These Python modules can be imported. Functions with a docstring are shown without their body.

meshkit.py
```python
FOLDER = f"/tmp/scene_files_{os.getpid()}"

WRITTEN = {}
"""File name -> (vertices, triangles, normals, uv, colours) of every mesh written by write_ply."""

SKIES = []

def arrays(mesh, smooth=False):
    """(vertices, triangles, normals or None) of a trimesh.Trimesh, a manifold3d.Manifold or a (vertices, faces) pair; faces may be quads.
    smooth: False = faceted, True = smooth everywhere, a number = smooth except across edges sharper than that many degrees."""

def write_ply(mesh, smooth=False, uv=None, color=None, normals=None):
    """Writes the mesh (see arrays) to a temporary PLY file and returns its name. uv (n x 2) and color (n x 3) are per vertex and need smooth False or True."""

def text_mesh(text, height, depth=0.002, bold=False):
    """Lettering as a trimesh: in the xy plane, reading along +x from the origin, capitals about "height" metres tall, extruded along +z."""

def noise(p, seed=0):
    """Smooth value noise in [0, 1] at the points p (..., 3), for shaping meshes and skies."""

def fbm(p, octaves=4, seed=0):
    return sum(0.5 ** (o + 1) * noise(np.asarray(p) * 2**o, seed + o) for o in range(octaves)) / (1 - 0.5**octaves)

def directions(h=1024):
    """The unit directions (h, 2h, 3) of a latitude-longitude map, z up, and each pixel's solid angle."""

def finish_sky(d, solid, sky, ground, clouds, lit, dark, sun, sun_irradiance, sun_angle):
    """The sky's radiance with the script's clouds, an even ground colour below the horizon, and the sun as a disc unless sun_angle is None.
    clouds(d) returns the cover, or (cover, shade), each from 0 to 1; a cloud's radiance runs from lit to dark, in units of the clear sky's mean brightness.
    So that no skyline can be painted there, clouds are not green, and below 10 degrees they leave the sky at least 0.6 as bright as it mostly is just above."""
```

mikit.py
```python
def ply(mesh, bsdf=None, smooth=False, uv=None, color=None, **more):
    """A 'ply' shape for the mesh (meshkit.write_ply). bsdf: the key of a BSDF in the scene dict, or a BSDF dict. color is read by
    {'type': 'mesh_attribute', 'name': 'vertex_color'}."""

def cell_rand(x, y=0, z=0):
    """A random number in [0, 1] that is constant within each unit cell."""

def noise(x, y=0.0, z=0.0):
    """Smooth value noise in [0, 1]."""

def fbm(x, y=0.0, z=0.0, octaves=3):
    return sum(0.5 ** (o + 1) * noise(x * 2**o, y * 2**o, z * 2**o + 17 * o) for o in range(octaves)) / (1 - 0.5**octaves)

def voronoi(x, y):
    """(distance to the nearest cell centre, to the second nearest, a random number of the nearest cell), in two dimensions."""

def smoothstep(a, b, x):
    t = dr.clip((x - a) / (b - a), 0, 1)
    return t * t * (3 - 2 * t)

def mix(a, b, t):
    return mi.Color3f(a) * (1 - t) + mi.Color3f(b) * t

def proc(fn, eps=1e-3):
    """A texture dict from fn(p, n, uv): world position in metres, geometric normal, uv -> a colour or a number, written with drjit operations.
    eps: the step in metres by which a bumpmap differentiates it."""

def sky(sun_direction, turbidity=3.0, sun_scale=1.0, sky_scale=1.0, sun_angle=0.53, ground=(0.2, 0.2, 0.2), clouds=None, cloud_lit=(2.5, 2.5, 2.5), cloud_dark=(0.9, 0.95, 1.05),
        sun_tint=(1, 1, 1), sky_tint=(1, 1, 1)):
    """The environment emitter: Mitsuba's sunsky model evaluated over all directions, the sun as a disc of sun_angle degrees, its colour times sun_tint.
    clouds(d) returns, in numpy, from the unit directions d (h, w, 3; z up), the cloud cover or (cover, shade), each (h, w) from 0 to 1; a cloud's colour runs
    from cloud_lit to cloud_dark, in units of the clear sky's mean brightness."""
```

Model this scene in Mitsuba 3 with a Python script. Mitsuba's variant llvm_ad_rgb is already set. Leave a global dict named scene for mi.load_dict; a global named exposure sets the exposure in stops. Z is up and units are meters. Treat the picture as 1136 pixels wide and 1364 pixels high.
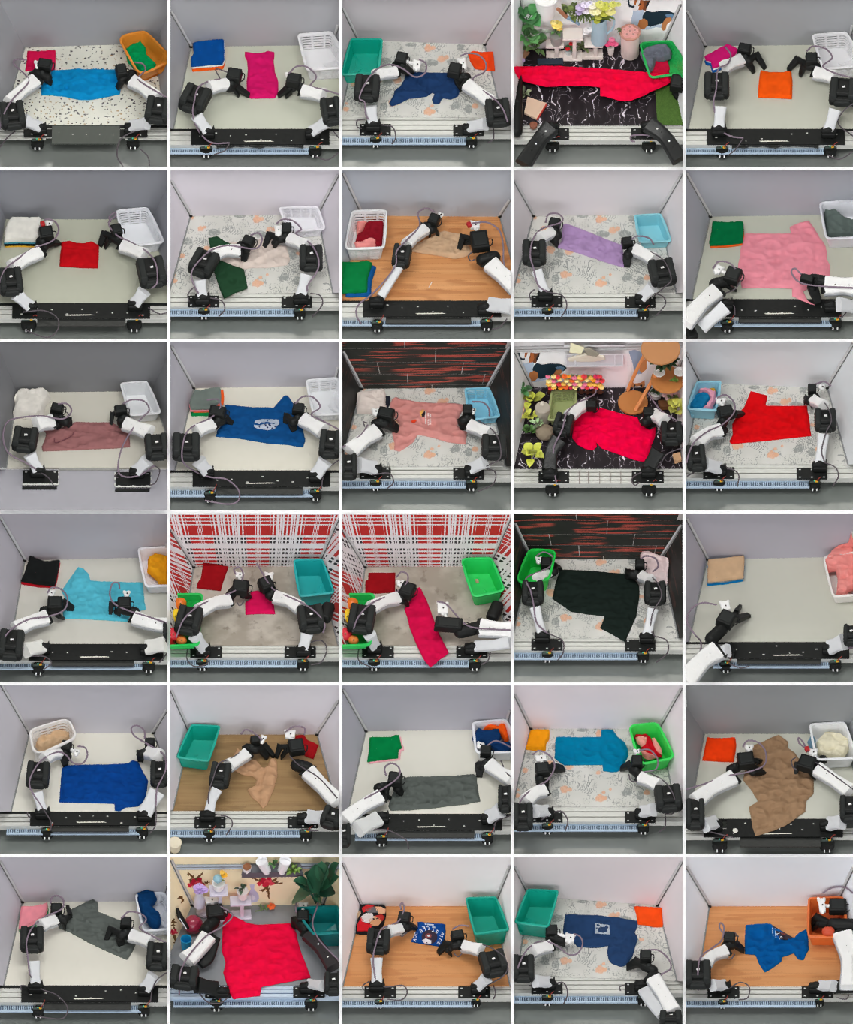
import math, random
import numpy as np, trimesh, shapely, drjit as dr, mitsuba as mi, mikit, meshkit
import manifold3d as m3
from shapely.geometry import Polygon, LineString
from scipy.spatial import Delaunay, ConvexHull
from mikit import noise, fbm, voronoi, cell_rand, smoothstep, mix

# ---------------------------------------------------------------- camera, light, exposure
TH = math.radians(52.0); SN, CS = math.sin(TH), math.cos(TH)     # the long lens looks down this steeply
PITCH = 1.136                                                     # one booth plus its white divider, metres
IN = 1.116
WIDE, TALL = 5.660, 6.796
DIST = 220.0
mid = np.array([WIDE/2, -TALL/2*SN, -TALL/2*CS])
eye = mid + DIST*np.array([0, -CS, SN])
exposure = 0.10
T = mi.ScalarTransform4f
scene = {'type': 'scene',
  'camera': {'type': 'perspective', 'fov': 2*math.degrees(math.atan(WIDE/2/DIST)), 'fov_axis': 'x', 'near_clip': 20.0, 'far_clip': 2000.0,
             'to_world': T().look_at(origin=eye.tolist(), target=mid.tolist(), up=[0, 0, 1])},
  'hall_light': {'type': 'constant', 'radiance': {'type': 'rgb', 'value': [0.36, 0.36, 0.36]}},
  # row of ceiling luminaires out of view, placed to light tables and walls
  'unseen_ceiling_lamp': {'type': 'rectangle', 'to_world': T().look_at(origin=[2.0, -6.0, 11.0], target=[2.8, -2.7, -2.1], up=[0, 1, 0]) @ T().scale([4.4, 1.9, 1]),
             'emitter': {'type': 'area', 'radiance': {'type': 'rgb', 'value': [8.6, 8.5, 8.25]}}},
  # second row of luminaires out of view, placed so the glossy floors mirror it
  'unseen_back_lamp': {'type': 'rectangle', 'to_world': T().look_at(origin=[2.8, 7.6, 10.6], target=[2.8, -2.7, -2.1], up=[0, 0, 1]) @ T().scale([4.0, 1.3, 1]),
             'emitter': {'type': 'area', 'radiance': {'type': 'rgb', 'value': [4.6, 4.5, 4.1]}}},
  # added fill light for walls, opposite the tiers, below the camera's line of sight
  'added_fill_panel': {'type': 'rectangle', 'to_world': T().look_at(origin=[2.8, -15.5, 1.6], target=[2.8, -2.7, -2.1], up=[0, 0, 1]) @ T().scale([5.0, 3.2, 1]),
             'emitter': {'type': 'area', 'radiance': {'type': 'rgb', 'value': [2.9, 2.9, 2.95]}}},
}
labels = {'unseen_back_lamp': {'label': 'long unseen ceiling lamp further back above the tiers', 'category': 'lamp'},
  'added_fill_panel': {'label': 'wide added fill panel lighting the booth walls from opposite', 'category': 'fill_panel', 'kind': 'structure'},
  'unseen_ceiling_lamp': {'label': 'large unseen ceiling lamp above the tiers of booths', 'category': 'lamp'}}

# ---------------------------------------------------------------- materials
def lin(c):
    c = np.asarray(c, float)/255
    return np.where(c <= .04045, c/12.92, ((c+.055)/1.055)**2.4)
def rgb(c): return {'type': 'rgb', 'value': [float(min(v, .95)) for v in lin(c)]}
MATS = {}
def mat(c, rough=.55, metal=0.0, spec=.4):
    k = (tuple(c), rough, metal, spec)
    if k not in MATS:
        MATS[k] = 'mat_%d' % len(MATS)
        scene[MATS[k]] = {'type': 'twosided', 'b': {'type': 'principled', 'base_color': rgb(c), 'roughness': rough, 'metallic': metal, 'specular': spec}}
    return MATS[k]
scene['m_cloth'] = {'type': 'twosided', 'b': {'type': 'principled', 'base_color': {'type': 'mesh_attribute', 'name': 'vertex_color'}, 'roughness': .95, 'specular': .08, 'sheen': .25}}
scene['m_paint'] = {'type': 'twosided', 'b': {'type': 'principled', 'base_color': {'type': 'mesh_attribute', 'name': 'vertex_color'}, 'roughness': .6, 'specular': .3}}
def L3(c): return [float(v) for v in lin(c)]
def pm(name, fn, rough=.4, spec=.4):
    scene[name] = {'type': 'twosided', 'b': {'type': 'principled', 'base_color': mikit.proc(fn), 'roughness': rough, 'specular': spec}}
def dab(u, v, x, y, rx, ry=None, soft=.25):
    ry = ry or rx
    d = dr.sqrt(dr.square((u-x)/rx) + dr.square((v-y)/ry))
    return 1-smoothstep(1-soft, 1+soft, d)
FLO = [(570,322,26),(602,320,14),(655,397,24),(690,385,16),(245,525,27),(365,535,27),(335,690,27),(370,690,15),(572,748,28),(602,748,15),(594,710,11),(25,730,18),(30,693,9),
       (880,710,20),(198,385,19),(226,374,11),(75,565,18),(560,580,15),(845,550,14),(640,690,9),(140,312,13)]
GRY = [(738,420,44,26),(300,552,30,26),(275,715,26,26),(752,705,30,24),(835,730,24,28),(285,410,42,24),(112,470,34,24),(808,565,30,26),(592,420,44,22),(782,312,24,18),(205,690,30,26),(450,300,30,12)]
FERN = [(410,395,70,28,.25),(250,632,80,34,-.5),(800,655,72,34,-.35),(215,482,60,30,.5),(640,300,50,18,.2),(470,690,60,24,.3)]
def floral(p, n, uv):
    u, v = uv.x*1000, uv.y*1000
    c = mix(L3((214,213,207)), L3((202,202,195)), noise(u/60, v/60))
    w1, w2 = noise(u/40, v/40, 3.)*34, noise(u/40, v/40, 9.)*34
    for k, (sc, th, off) in enumerate(((17., .075, 0.), (11., .06, 5.))):
        ln = dr.abs(noise((u+w1)/sc, (v+w2)/sc, off)-.5)
        ms = smoothstep(.48, .58, noise(u/48+off, v/36, 1.+off))
        c = mix(c, L3((120,124,122)), (1-smoothstep(th*.4, th, ln))*ms*.72)
    for (x, y, rx, ry, a) in FERN:
        du, dv = u-x, v-y
        a1 = du*math.cos(a)+dv*math.sin(a); b1 = dv*math.cos(a)-du*math.sin(a)
        st = smoothstep(.1, .6, dr.sin((a1+dr.abs(b1)*.7)/2.6))
        c = mix(c, L3((138,142,138)), dab(a1, b1, 0, 0, rx, ry, .08)*st*.7)
    for (x, y, rx, ry) in GRY:
        wob = 1+.35*(noise(u/9, v/9, 4.)-.5)
        c = mix(c, L3((150,154,150)), dab((u-x)*wob, (v-y)*wob, 0, 0, rx, ry, .12)*(.55+.45*smoothstep(.3,.6,noise(u/7,v/7))))
    for (x, y, rr) in FLO:
        wob = 1+.4*(noise(u/8, v/8, 7.)-.5)
        c = mix(c, L3((224,172,138)), dab((u-x)*wob, (v-y)*wob, 0, 0, rr*1.05, rr*.92, .15)*(.65+.35*noise(u/5,v/5)))
    return c
pm('m_floral', floral, .42, .25)
def terrazzo(p, n, uv):
    u, v = uv.x*1000, uv.y*1000
    c = mix(L3((220,220,208)), L3((208,208,196)), noise(u/90, v/90))
    for sc, lim, off in ((31., .5, 0.), (20., .28, 40.)):
        f, s, w = voronoi((u+noise(u/7,v/7)*8)/sc+off, v/sc*1.25+off)
        r = .10+.12*cell_rand(w*997., 3.)
        on = (1-smoothstep(r, r+.06, f))*dr.select(w < lim, 1., 0.)
        col = dr.select(cell_rand(w*7919.) < .72, mi.Color3f(L3((66,64,66))), mi.Color3f(L3((168,140,104))))
        c = c*(1-on)+col*on
    return c
pm('m_terrazzo', terrazzo, .3, .4)
def marble(p, n, uv):
    u, v = uv.x*1000, uv.y*1000
    c = mix(L3((30,26,30)), L3((46,40,44)), noise(u/30, v/60))
    x = u + (fbm(u/90, v/60)-.5)*130
    for k, (per, off) in enumerate(((118., 20.), (83., 61.))):
        q = (x+off)/per
        d = dr.abs(q-dr.floor(q)-.5)*per
        w = 2.4+8*smoothstep(.45, .75, noise(u/25, v/18, 2.+k))*(1-.5*k)
        br = smoothstep(.30, .42, noise(dr.floor(q)*3.1, v/45, 5.+k))
        c = mix(c, L3((232,222,232)), (1-smoothstep(w*.5, w, d+dr.abs(noise(u/6,v/6)-.5)*9))*br*.95)
    ln = dr.abs(noise(u/34, v/26, 8.)-.5)
    c = mix(c, L3((150,140,150)), (1-smoothstep(.010, .035, ln))*smoothstep(.42,.55,noise(u/70,v/70,3.))*.8)
    return c
pm('m_marble', marble, .5, .15)
def wood_fn(c0, c1, c2, board):
    def f(p, n, uv):
        u, v = uv.x*1000, uv.y*1000
        row = dr.floor(v/board)
        g = fbm(u/480+row*7.3, v/22+row*3.1, 0., 4)
        c = mix(L3(c0), L3(c1), smoothstep(.3, .7, g))
        k = noise(u/150+row*11, v/26, 4.)
        c = mix(c, L3(c2), smoothstep(.66, .8, k)*.6)
        s = noise(u/200+row, v/4., 2.)
        c = mix(c, L3(c2), smoothstep(.7, .85, s)*.35)
        return c*(.96+.08*cell_rand(row, 5.))
    return f
pm('m_wood', wood_fn((214,156,104), (204,142,90), (176,114,68), 112.), .45, .22)
pm('m_wood_plain', wood_fn((212,150,98), (206,141,88), (188,122,74), 400.), .42, .22)
pm('m_wood_brown', wood_fn((158,128,88), (148,118,80), (132,104,68), 400.), .45, .3)
def concrete(p, n, uv):
    u, v = uv.x*1000, uv.y*1000
    g = fbm(u/120, v/90, 0., 4)
    c = mix(L3((186,178,166)), L3((158,149,136)), smoothstep(.3, .7, g))
    return mix(c, L3((118,108,98)), smoothstep(.62, .8, fbm(u/60, v/40, 5., 4))*.6)
pm('m_concrete', concrete, .5, .3)
def plaid(p, n, uv):
    u, v = uv.x*1000, uv.y*1000            # u across the sheet from its middle, v up the sheet
    a = u/404.+.5; a = dr.abs((a-dr.floor(a)-.5)*404.)
    b = v-350*dr.floor(v/350)
    def band(x, lo, hi): return smoothstep(lo-1.2, lo+1.2, x)*(1-smoothstep(hi-1.2, hi+1.2, x))
    def gaps(x, q): return dr.clip(sum(band(x, lo, hi) for lo, hi in q), 0, 1)
    red, white, ink, pale = L3((184,46,44)), L3((226,222,224)), L3((40,36,42)), L3((216,176,170))
    gv_red = gaps(a, ((-1, 3), (8, 14), (18, 83)))
    gv_wh = gaps(a, ((86,101),(111,126),(145,151),(162,167),(181,197)))
    low = smoothstep(148, 150, b)
    gh = gaps(b, ((-2,3),(9,25),(31,48),(53,70),(77,144),(157,173),(181,197),(231,245),(255,269),(287,295),(309,325),(333,345)))
    col = mix(red, ink, smoothstep(86, 88, a)*low)
    c = mix(white, col, gh*dr.maximum(gv_red, gv_wh))
    top = (1-low)*gv_wh*(1-gh)*.35                      # thin red lines run on through the upper white bands
    return mix(c, pale, top)
pm('m_plaid', plaid, .5, .2)
def plank_fn(p, n, uv):
    x, z = p.x*1000, p.z*1000
    g = fbm(x/260, z/13, p.y*5., 4)
    red = smoothstep(.50, .60, g)*smoothstep(.30, .52, noise(x/170, z/34, 6.+p.y))
    return mix(L3((42,44,40)), L3((176,78,66)), red*.92)
pm('m_plank', plank_fn, .5, .25)
pm('m_plank_side', lambda p, n, uv: mix(L3((36,38,36)), L3((84,52,46)), smoothstep(.6, .75, fbm(p.x*9+p.y*9, p.z*60))*.6), .5, .25)
def turf(p, n, uv):
    u, v = uv.x*1000, uv.y*1000
    return mix(L3((52,86,36)), L3((96,126,62)), noise(u/5, v/5)*.6+noise(u/30, v/30)*.4)
pm('m_turf', turf, .9, .1)
def floor_fn(p, n, uv):
    return mix(L3((112,118,114)), L3((128,132,129)), noise(p.x*2.2, p.y*3))
pm('m_floor', floor_fn, .2, .9)
def speck_white(p, n, uv):
    return mix(L3((213,212,202)), L3((204,203,193)), fbm(uv.x*5, uv.y*5))
pm('m_white_top', speck_white, .35, .35)
WHITE, GREY, BLACK, DARK = (236,236,234), (196,198,200), (22,24,23), (37,40,39)
ALU = mat((204,205,199), .4, .15); ALUD = mat((140,142,142), .45, .15); POST = mat((196,196,196), .4, .1)
MW, MK, MD = mat(WHITE, .4), mat(BLACK, .5, 0., .22), mat(DARK, .55, 0., .22)
SHAPES = []

# ---------------------------------------------------------------- scene entries
counts = {}
def numbered(name):
    n = counts.get(name, 0); counts[name] = n+1
    return name if n == 0 else '%s_%03d' % (name, n)
def setlab(key, label=None, cat=None, group=None, kind=None):
    d = {}
    if label: d['label'] = label
    if cat: d['category'] = cat
    if group: d['group'] = group
    if kind: d['kind'] = kind
    labels[key] = d
def thing(name, label, cat, group=None):
    k = numbered(name); setlab(k, label, cat, group); return k

class Tile: r = 0; c = 0; ox = 0; oy = 0; tag = ''
def P(X, V, z=0.):
    x = (Tile.c*PITCH) + (X-Tile.ox)/1000
    s = -(Tile.r*PITCH + (V-Tile.oy)/1000)
    zz = z/1000 - Tile.r*PITCH*CS
    return np.array([x, (s-zz*CS)/SN, zz])
def zg(V, gap=60.):
    """height above the table at which something seen at V stands that far in front of the back wall"""
    y = Tile.yb-gap/1000
    return (-(Tile.r*PITCH+(V-Tile.oy)/1000)-(y)*SN)/CS*1000+Tile.r*PITCH*1000*CS
def PV(X, V, z): return np.array([P(a, b, c) for a, b, c in zip(X, V, z)])
def mani(mesh):
    return m3.Manifold(m3.Mesh(np.asarray(mesh.vertices, np.float32), np.asarray(mesh.faces, np.uint32)))
def cut(mesh):
    """keep what lies inside this booth: between its two partition boards, behind the caps"""
    x0, s0 = Tile.c*PITCH, -Tile.r*PITCH
    v = mesh.vertices; s = v[:, 1]*SN+v[:, 2]*CS
    planes = []
    if v[:, 0].min() < x0: planes.append(((1, 0, 0), x0+.0005))
    if v[:, 0].max() > x0+IN: planes.append(((-1, 0, 0), -(x0+IN-.0005)))
    if s.max() > s0: planes.append(((0, -SN, -CS), -(s0-.0005)))
    if s.min() < s0-IN: planes.append(((0, SN, CS), s0-IN+.0005))
    if not planes: return mesh
    try:
        o = np.array([x0, 0, 0])
        m = mani(mesh)
        if m.status() != m3.Error.NoError or m.is_empty(): raise ValueError
        for n, off in planes: m = m.trim_by_plane(n, off)
        q = m.to_mesh()
        return trimesh.Trimesh(q.vert_properties[:, :3], q.tri_verts, process=False)
    except Exception:
        for n, off in planes:
            if len(mesh.faces) == 0: return mesh
            mesh = trimesh.intersections.slice_mesh_plane(mesh, np.array(n, float), np.array(n, float)*off)
        return mesh
def put(name, mesh, bsdf, parent=None, smooth=35, label=None, cat=None, group=None, kind=None, uv=None, color=None, clip=True):
    if clip and uv is None and color is None: mesh = cut(mesh)
    if len(mesh.faces) == 0: return None
    key = numbered(parent+'__'+name if parent else name)
    scene[key] = mikit.ply(mesh, bsdf, smooth=smooth, uv=uv, color=color)
    if label or cat or group or kind: setlab(key, label, cat, group, kind)
    return key

# ---------------------------------------------------------------- mesh helpers (metres)
_ico = trimesh.creation.icosphere(1).vertices
_cub = trimesh.creation.box((1, 1, 1)).vertices*2
def hull(pts):
    h = ConvexHull(np.asarray(pts)); v = h.points
    idx = h.vertices; remap = -np.ones(len(v), int); remap[idx] = np.arange(len(idx))
    f = remap[h.simplices]; vv = v[idx]
    c = vv.mean(0); tri = vv[f]
    flip = np.einsum('ij,ij->i', np.cross(tri[:, 1]-tri[:, 0], tri[:, 2]-tri[:, 0]), tri.mean(1)-c) < 0
    f[flip] = f[flip][:, ::-1]
    return trimesh.Trimesh(vv, f, process=False)
def balls(centres, radii): return hull(np.vstack([np.asarray(c)+_ico*r for c, r in zip(centres, radii)]))
def rbox(centre, size, rot=0., r=.008, top=1.):
    """rounded box turned about the upright axis; top < 1 narrows its upper face"""
    h = np.maximum(np.asarray(size)/2-r, .0005)
    a = math.radians(rot); R = np.array([[math.cos(a), -math.sin(a), 0], [math.sin(a), math.cos(a), 0], [0, 0, 1]])
    pts = []
    for q in _cub:
        o = q*h
        if q[2] > 0: o = o*np.array([top, top, 1])
        pts.append(o+_ico*r)
    return trimesh.Trimesh(*_vf(hull(np.vstack(pts)), R, centre), process=False)
def _vf(m, R, c): return m.vertices @ R.T+np.asarray(c), m.faces
def loft(rings, cap=True):
    rings = [np.asarray(q) for q in rings]; n = len(rings[0]); v = np.vstack(rings); f = []
    for k in range(len(rings)-1):
        a, b = k*n, (k+1)*n
        i = np.arange(n); j = (i+1) % n
        f += [np.stack([a+i, a+j, b+j], 1), np.stack([a+i, b+j, b+i], 1)]
    f = np.vstack(f)
    if cap:
        v = np.vstack([v, rings[0].mean(0), rings[-1].mean(0)]); i = np.arange(n); j = (i+1) % n
        f = np.vstack([f, np.stack([j, i, np.full(n, len(v)-2)], 1), np.stack([(len(rings)-1)*n+i, (len(rings)-1)*n+j, np.full(n, len(v)-1)], 1)])
    m = trimesh.Trimesh(v, f, process=False)
    if cap and m.volume < 0: m.invert()
    return m
def spline(p, n):
    p = np.asarray(p, float)
    if len(p) == 2: t = np.linspace(0, 1, n)[:, None]; return p[0]*(1-t)+p[1]*t
    q = np.vstack([2*p[0]-p[1], p, 2*p[-1]-p[-2]]); out = []
    for u in np.linspace(0, len(p)-1-1e-6, n):
        k = int(u); t = u-k; a, b, c, d = q[k:k+4]
        out.append(.5*((2*b)+(c-a)*t+(2*a-5*b+4*c-d)*t*t+(3*b-a-3*c+d)*t**3))
    return np.array(out)
def tube(path, rad, n=8, per=3):
    p = spline(path, max(6, per*len(path))); rad = np.interp(np.linspace(0, 1, len(p)), np.linspace(0, 1, len(np.atleast_1d(rad))), np.atleast_1d(rad)) if np.ndim(rad) else np.full(len(p), rad)
    t = np.gradient(p, axis=0); t /= np.linalg.norm(t, axis=1, keepdims=True)+1e-12
    nrm = np.cross(t[0], [.3, .2, .9]); rings = []
    for k in range(len(p)):
        nrm = nrm-t[k]*(nrm @ t[k]); nrm /= np.linalg.norm(nrm)+1e-12; b = np.cross(t[k], nrm)
        a = np.arange(n)/n*2*math.pi
        rings.append(p[k]+rad[k]*(np.cos(a)[:, None]*nrm+np.sin(a)[:, None]*b))
    return loft(rings)
FACE = np.array([0, -.45, .89]); FACE /= np.linalg.norm(FACE)
def beam(path, widths, thick, n=14):
    """a swept rounded-rectangular limb"""
    p = spline(path, n); w = np.interp(np.linspace(0, 1, n), np.linspace(0, 1, len(widths)), widths)
    t = np.gradient(p, axis=0); t /= np.linalg.norm(t, axis=1, keepdims=True)
    a = np.arange(24)/24*2*math.pi; e = .42
    cx, cy = np.sign(np.cos(a))*np.abs(np.cos(a))**e, np.sign(np.sin(a))*np.abs(np.sin(a))**e
    rings = []
    for k in range(n):
        s = np.cross(t[k], FACE); s /= np.linalg.norm(s); u = np.cross(s, t[k])
        rings.append(p[k]+cx[:, None]*s*w[k]/2+cy[:, None]*u*thick/2)
    return loft(rings)
def prism(poly, down):
    """poly: n points (metres, any plane); down: offset vector. closed slab"""
    poly = np.asarray(poly, float)
    n = len(poly)
    ref = poly.mean(0); u = poly[1]-poly[0]; u /= np.linalg.norm(u)
    nn = np.zeros(3)
    for i in range(n): nn += np.cross(poly[i]-ref, poly[(i+1) % n]-ref)
    nn /= np.linalg.norm(nn); w = np.cross(nn, u)
    p2 = np.stack([(poly-ref) @ u, (poly-ref) @ w], 1)
    v2, f = trimesh.creation.triangulate_polygon(Polygon(p2), engine='earcut')
    v2 = np.asarray(v2)[:, :2]
    d = ((v2[:, None]-p2[None])**2).sum(-1).argmin(1); f = d[np.asarray(f)]
    v = np.vstack([poly, poly+np.asarray(down)])
    i = np.arange(n); j = (i+1) % n
    F = np.vstack([f, f[:, ::-1]+n, np.stack([i, j+n, j], 1), np.stack([i, i+n, j+n], 1)])
    m = trimesh.Trimesh(v, F, process=False)
    m.fix_normals() if m.volume == 0 else None
    if m.volume < 0: m.invert()
    return m
AWAY = np.array([0, CS, -SN])
def flat(poly, z, thick):
    """horizontal slab whose top outline is seen as poly"""
    return prism([P(x, v, z) for x, v in poly], (0, 0, -thick/1000))
def rect(x0, x1, v0, v1): return [(x0, v0), (x1, v0), (x1, v1), (x0, v1)]
def bump(centre, R, seed, amp=.3, sub=2, squash=1.):
    m = trimesh.creation.icosphere(sub); v = m.vertices
    v = v*(1+amp*(meshkit.fbm(v*1.7+seed, 3)[:, None]-.5)*2)
    v[:, 2] *= squash
    return trimesh.Trimesh(v*R+np.asarray(centre), m.faces, process=False)

# ---------------------------------------------------------------- cloth
def chaikin(p, it=1, q=.2):
    p = np.asarray(p, float)
    for _ in range(it):
        n = np.roll(p, -1, 0); p = np.stack([p*(1-q)+n*q, p*q+n*(1-q)], 1).reshape(-1, 2)
    return p
def cloth_mesh(poly, z0, h, amp, seed, folds=(), w=14., grid=9., wr=26., smoothit=1, zfun=None, mult=3.4):
    """a garment lying at height z0, h thick, with creases of amp; poly in picture millimetres at its top"""
    q = chaikin(poly, smoothit)
    p3 = np.array([P(x, v, z0+h*.8) for x, v in q]); org = p3[0].copy()
    xy = (p3-org)[:, :2]*1000
    pg = Polygon(xy)
    if not pg.is_valid: pg = pg.buffer(0)
    if pg.geom_type != 'Polygon': pg = max(pg.geoms, key=lambda g: g.area)
    ring = pg.exterior; n = max(12, int(ring.length/grid)); rng = np.random.default_rng(seed)
    bd = np.array([ring.interpolate(i/n, True).coords[0] for i in range(n)])
    ctr = np.array(pg.centroid.coords[0])
    bd = bd+(meshkit.noise(np.c_[bd/35, np.full(n, seed*3.3)])-.5)[:, None]*5*(bd-ctr)/(np.linalg.norm(bd-ctr, axis=1, keepdims=True)+1)
    pg = Polygon(bd).buffer(0)
    if pg.geom_type != 'Polygon': pg = max(pg.geoms, key=lambda g: g.area); 
    x0, y0, x1, y1 = pg.bounds
    gx, gy = np.meshgrid(np.arange(x0, x1, grid), np.arange(y0, y1, grid)); pts = np.c_[gx.ravel(), gy.ravel()]+rng.uniform(-.25, .25, (gx.size, 2))*grid
    inn = pg.buffer(-grid*.55)
    pts = pts[shapely.contains_xy(inn, pts[:, 0], pts[:, 1])]
    allp = np.vstack([bd, pts]); tri = Delaunay(allp).simplices
    cen = allp[tri].mean(1); tri = tri[shapely.contains_xy(pg.buffer(.3), cen[:, 0], cen[:, 1])]
    ar = np.cross(allp[tri[:, 1]]-allp[tri[:, 0]], allp[tri[:, 2]]-allp[tri[:, 0]])
    tri = tri[np.abs(ar) > 1e-3]; ar = ar[np.abs(ar) > 1e-3]
    tri[ar < 0] = tri[ar < 0][:, ::-1]
    d = shapely.distance(pg.exterior, shapely.points(allp))
    def top(a, dd):
        t = np.clip(dd/w, 0, 1); z = h*(.25+.75*np.sqrt(t*(2-t)))
        f = meshkit.fbm(np.c_[a/wr/2, np.full(len(a), seed*7.7)], 2, seed % 50)
        g = meshkit.fbm(np.c_[a[:, 0]/wr/3.3, a[:, 1]/wr/1.2, np.full(len(a), seed*1.7)], 2, seed % 37)
        z = z+mult*amp*np.clip(dd/22, 0, 1)*((1-np.abs(2*f-1)*2.2)*.7+(g-.5)*1.6)
        for fo in folds:
            line, fa, fw = fo
            l3 = np.array([P(x, v, z0+h) for x, v in line])-org
            dl = shapely.distance(LineString(l3[:, :2]*1000), shapely.points(a))
            z = z+fa*np.exp(-(dl/fw)**2)*np.clip(dd/12, .15, 1)
        return np.maximum(z, .8)
    zt = top(allp, d)
    base = np.zeros(len(allp)) if zfun is None else zfun(allp)
    n2 = len(allp)
    v = np.vstack([np.c_[allp, base+zt], np.c_[allp, base]])
    e = np.sort(tri[:, [0, 1, 1, 2, 2, 0]].reshape(-1, 2), 1)
    ed = tri[:, [0, 1, 1, 2, 2, 0]].reshape(-1, 2)
    _, inv, cnt = np.unique(e, axis=0, return_inverse=True, return_counts=True)
    be = ed[cnt[inv.ravel()] == 1]
    F = np.vstack([tri, tri[:, ::-1]+n2, np.c_[be[:, 0], be[:, 0]+n2, be[:, 1]], np.c_[be[:, 1], be[:, 0]+n2, be[:, 1]+n2]])
    o = org.copy(); o[2] = P(0, 0, z0)[2]
    v = v/1000+o; tv, bv_ = v[:n2], v[n2:]; sh = ahead(bv_)-bv_; v = np.vstack([tv+sh, bv_+sh])
    m = trimesh.Trimesh(v, F, process=False)
    def height(X, V):
        """point on the garment seen at X, V"""
        a = np.array([P(X, V, z0+h)-org])[:, :2]*1000
        return top(a, shapely.distance(pg.exterior, shapely.points(a)))[0]
    return m, height
SEED = [1]
def cloth(name, label, cat, poly, col, z0=2., h=9., amp=3.5, folds=(), group=None, w=10., wr=26., grid=8., parent=None, sm=0, var=.16, zfun=None):
    SEED[0] += 1; sd = SEED[0]
    m, height = cloth_mesh(poly, z0, h, amp, sd, folds, w, grid, wr, sm, zfun, 1.7 if 'fold' in name or h > 22 else 4.6)
    m = cut(m)
    if len(m.faces) == 0: return None, height
    m.merge_vertices()
    k = var*(meshkit.fbm(m.vertices*np.array([30, 22, 30])+sd, 3)-.5)*2
    c = np.clip(lin(col)[None]*(1+k[:, None]), 0, .95)
    key = put(name, m, 'm_cloth', parent, True, label, cat, group, color=c)
    return key, height
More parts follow.
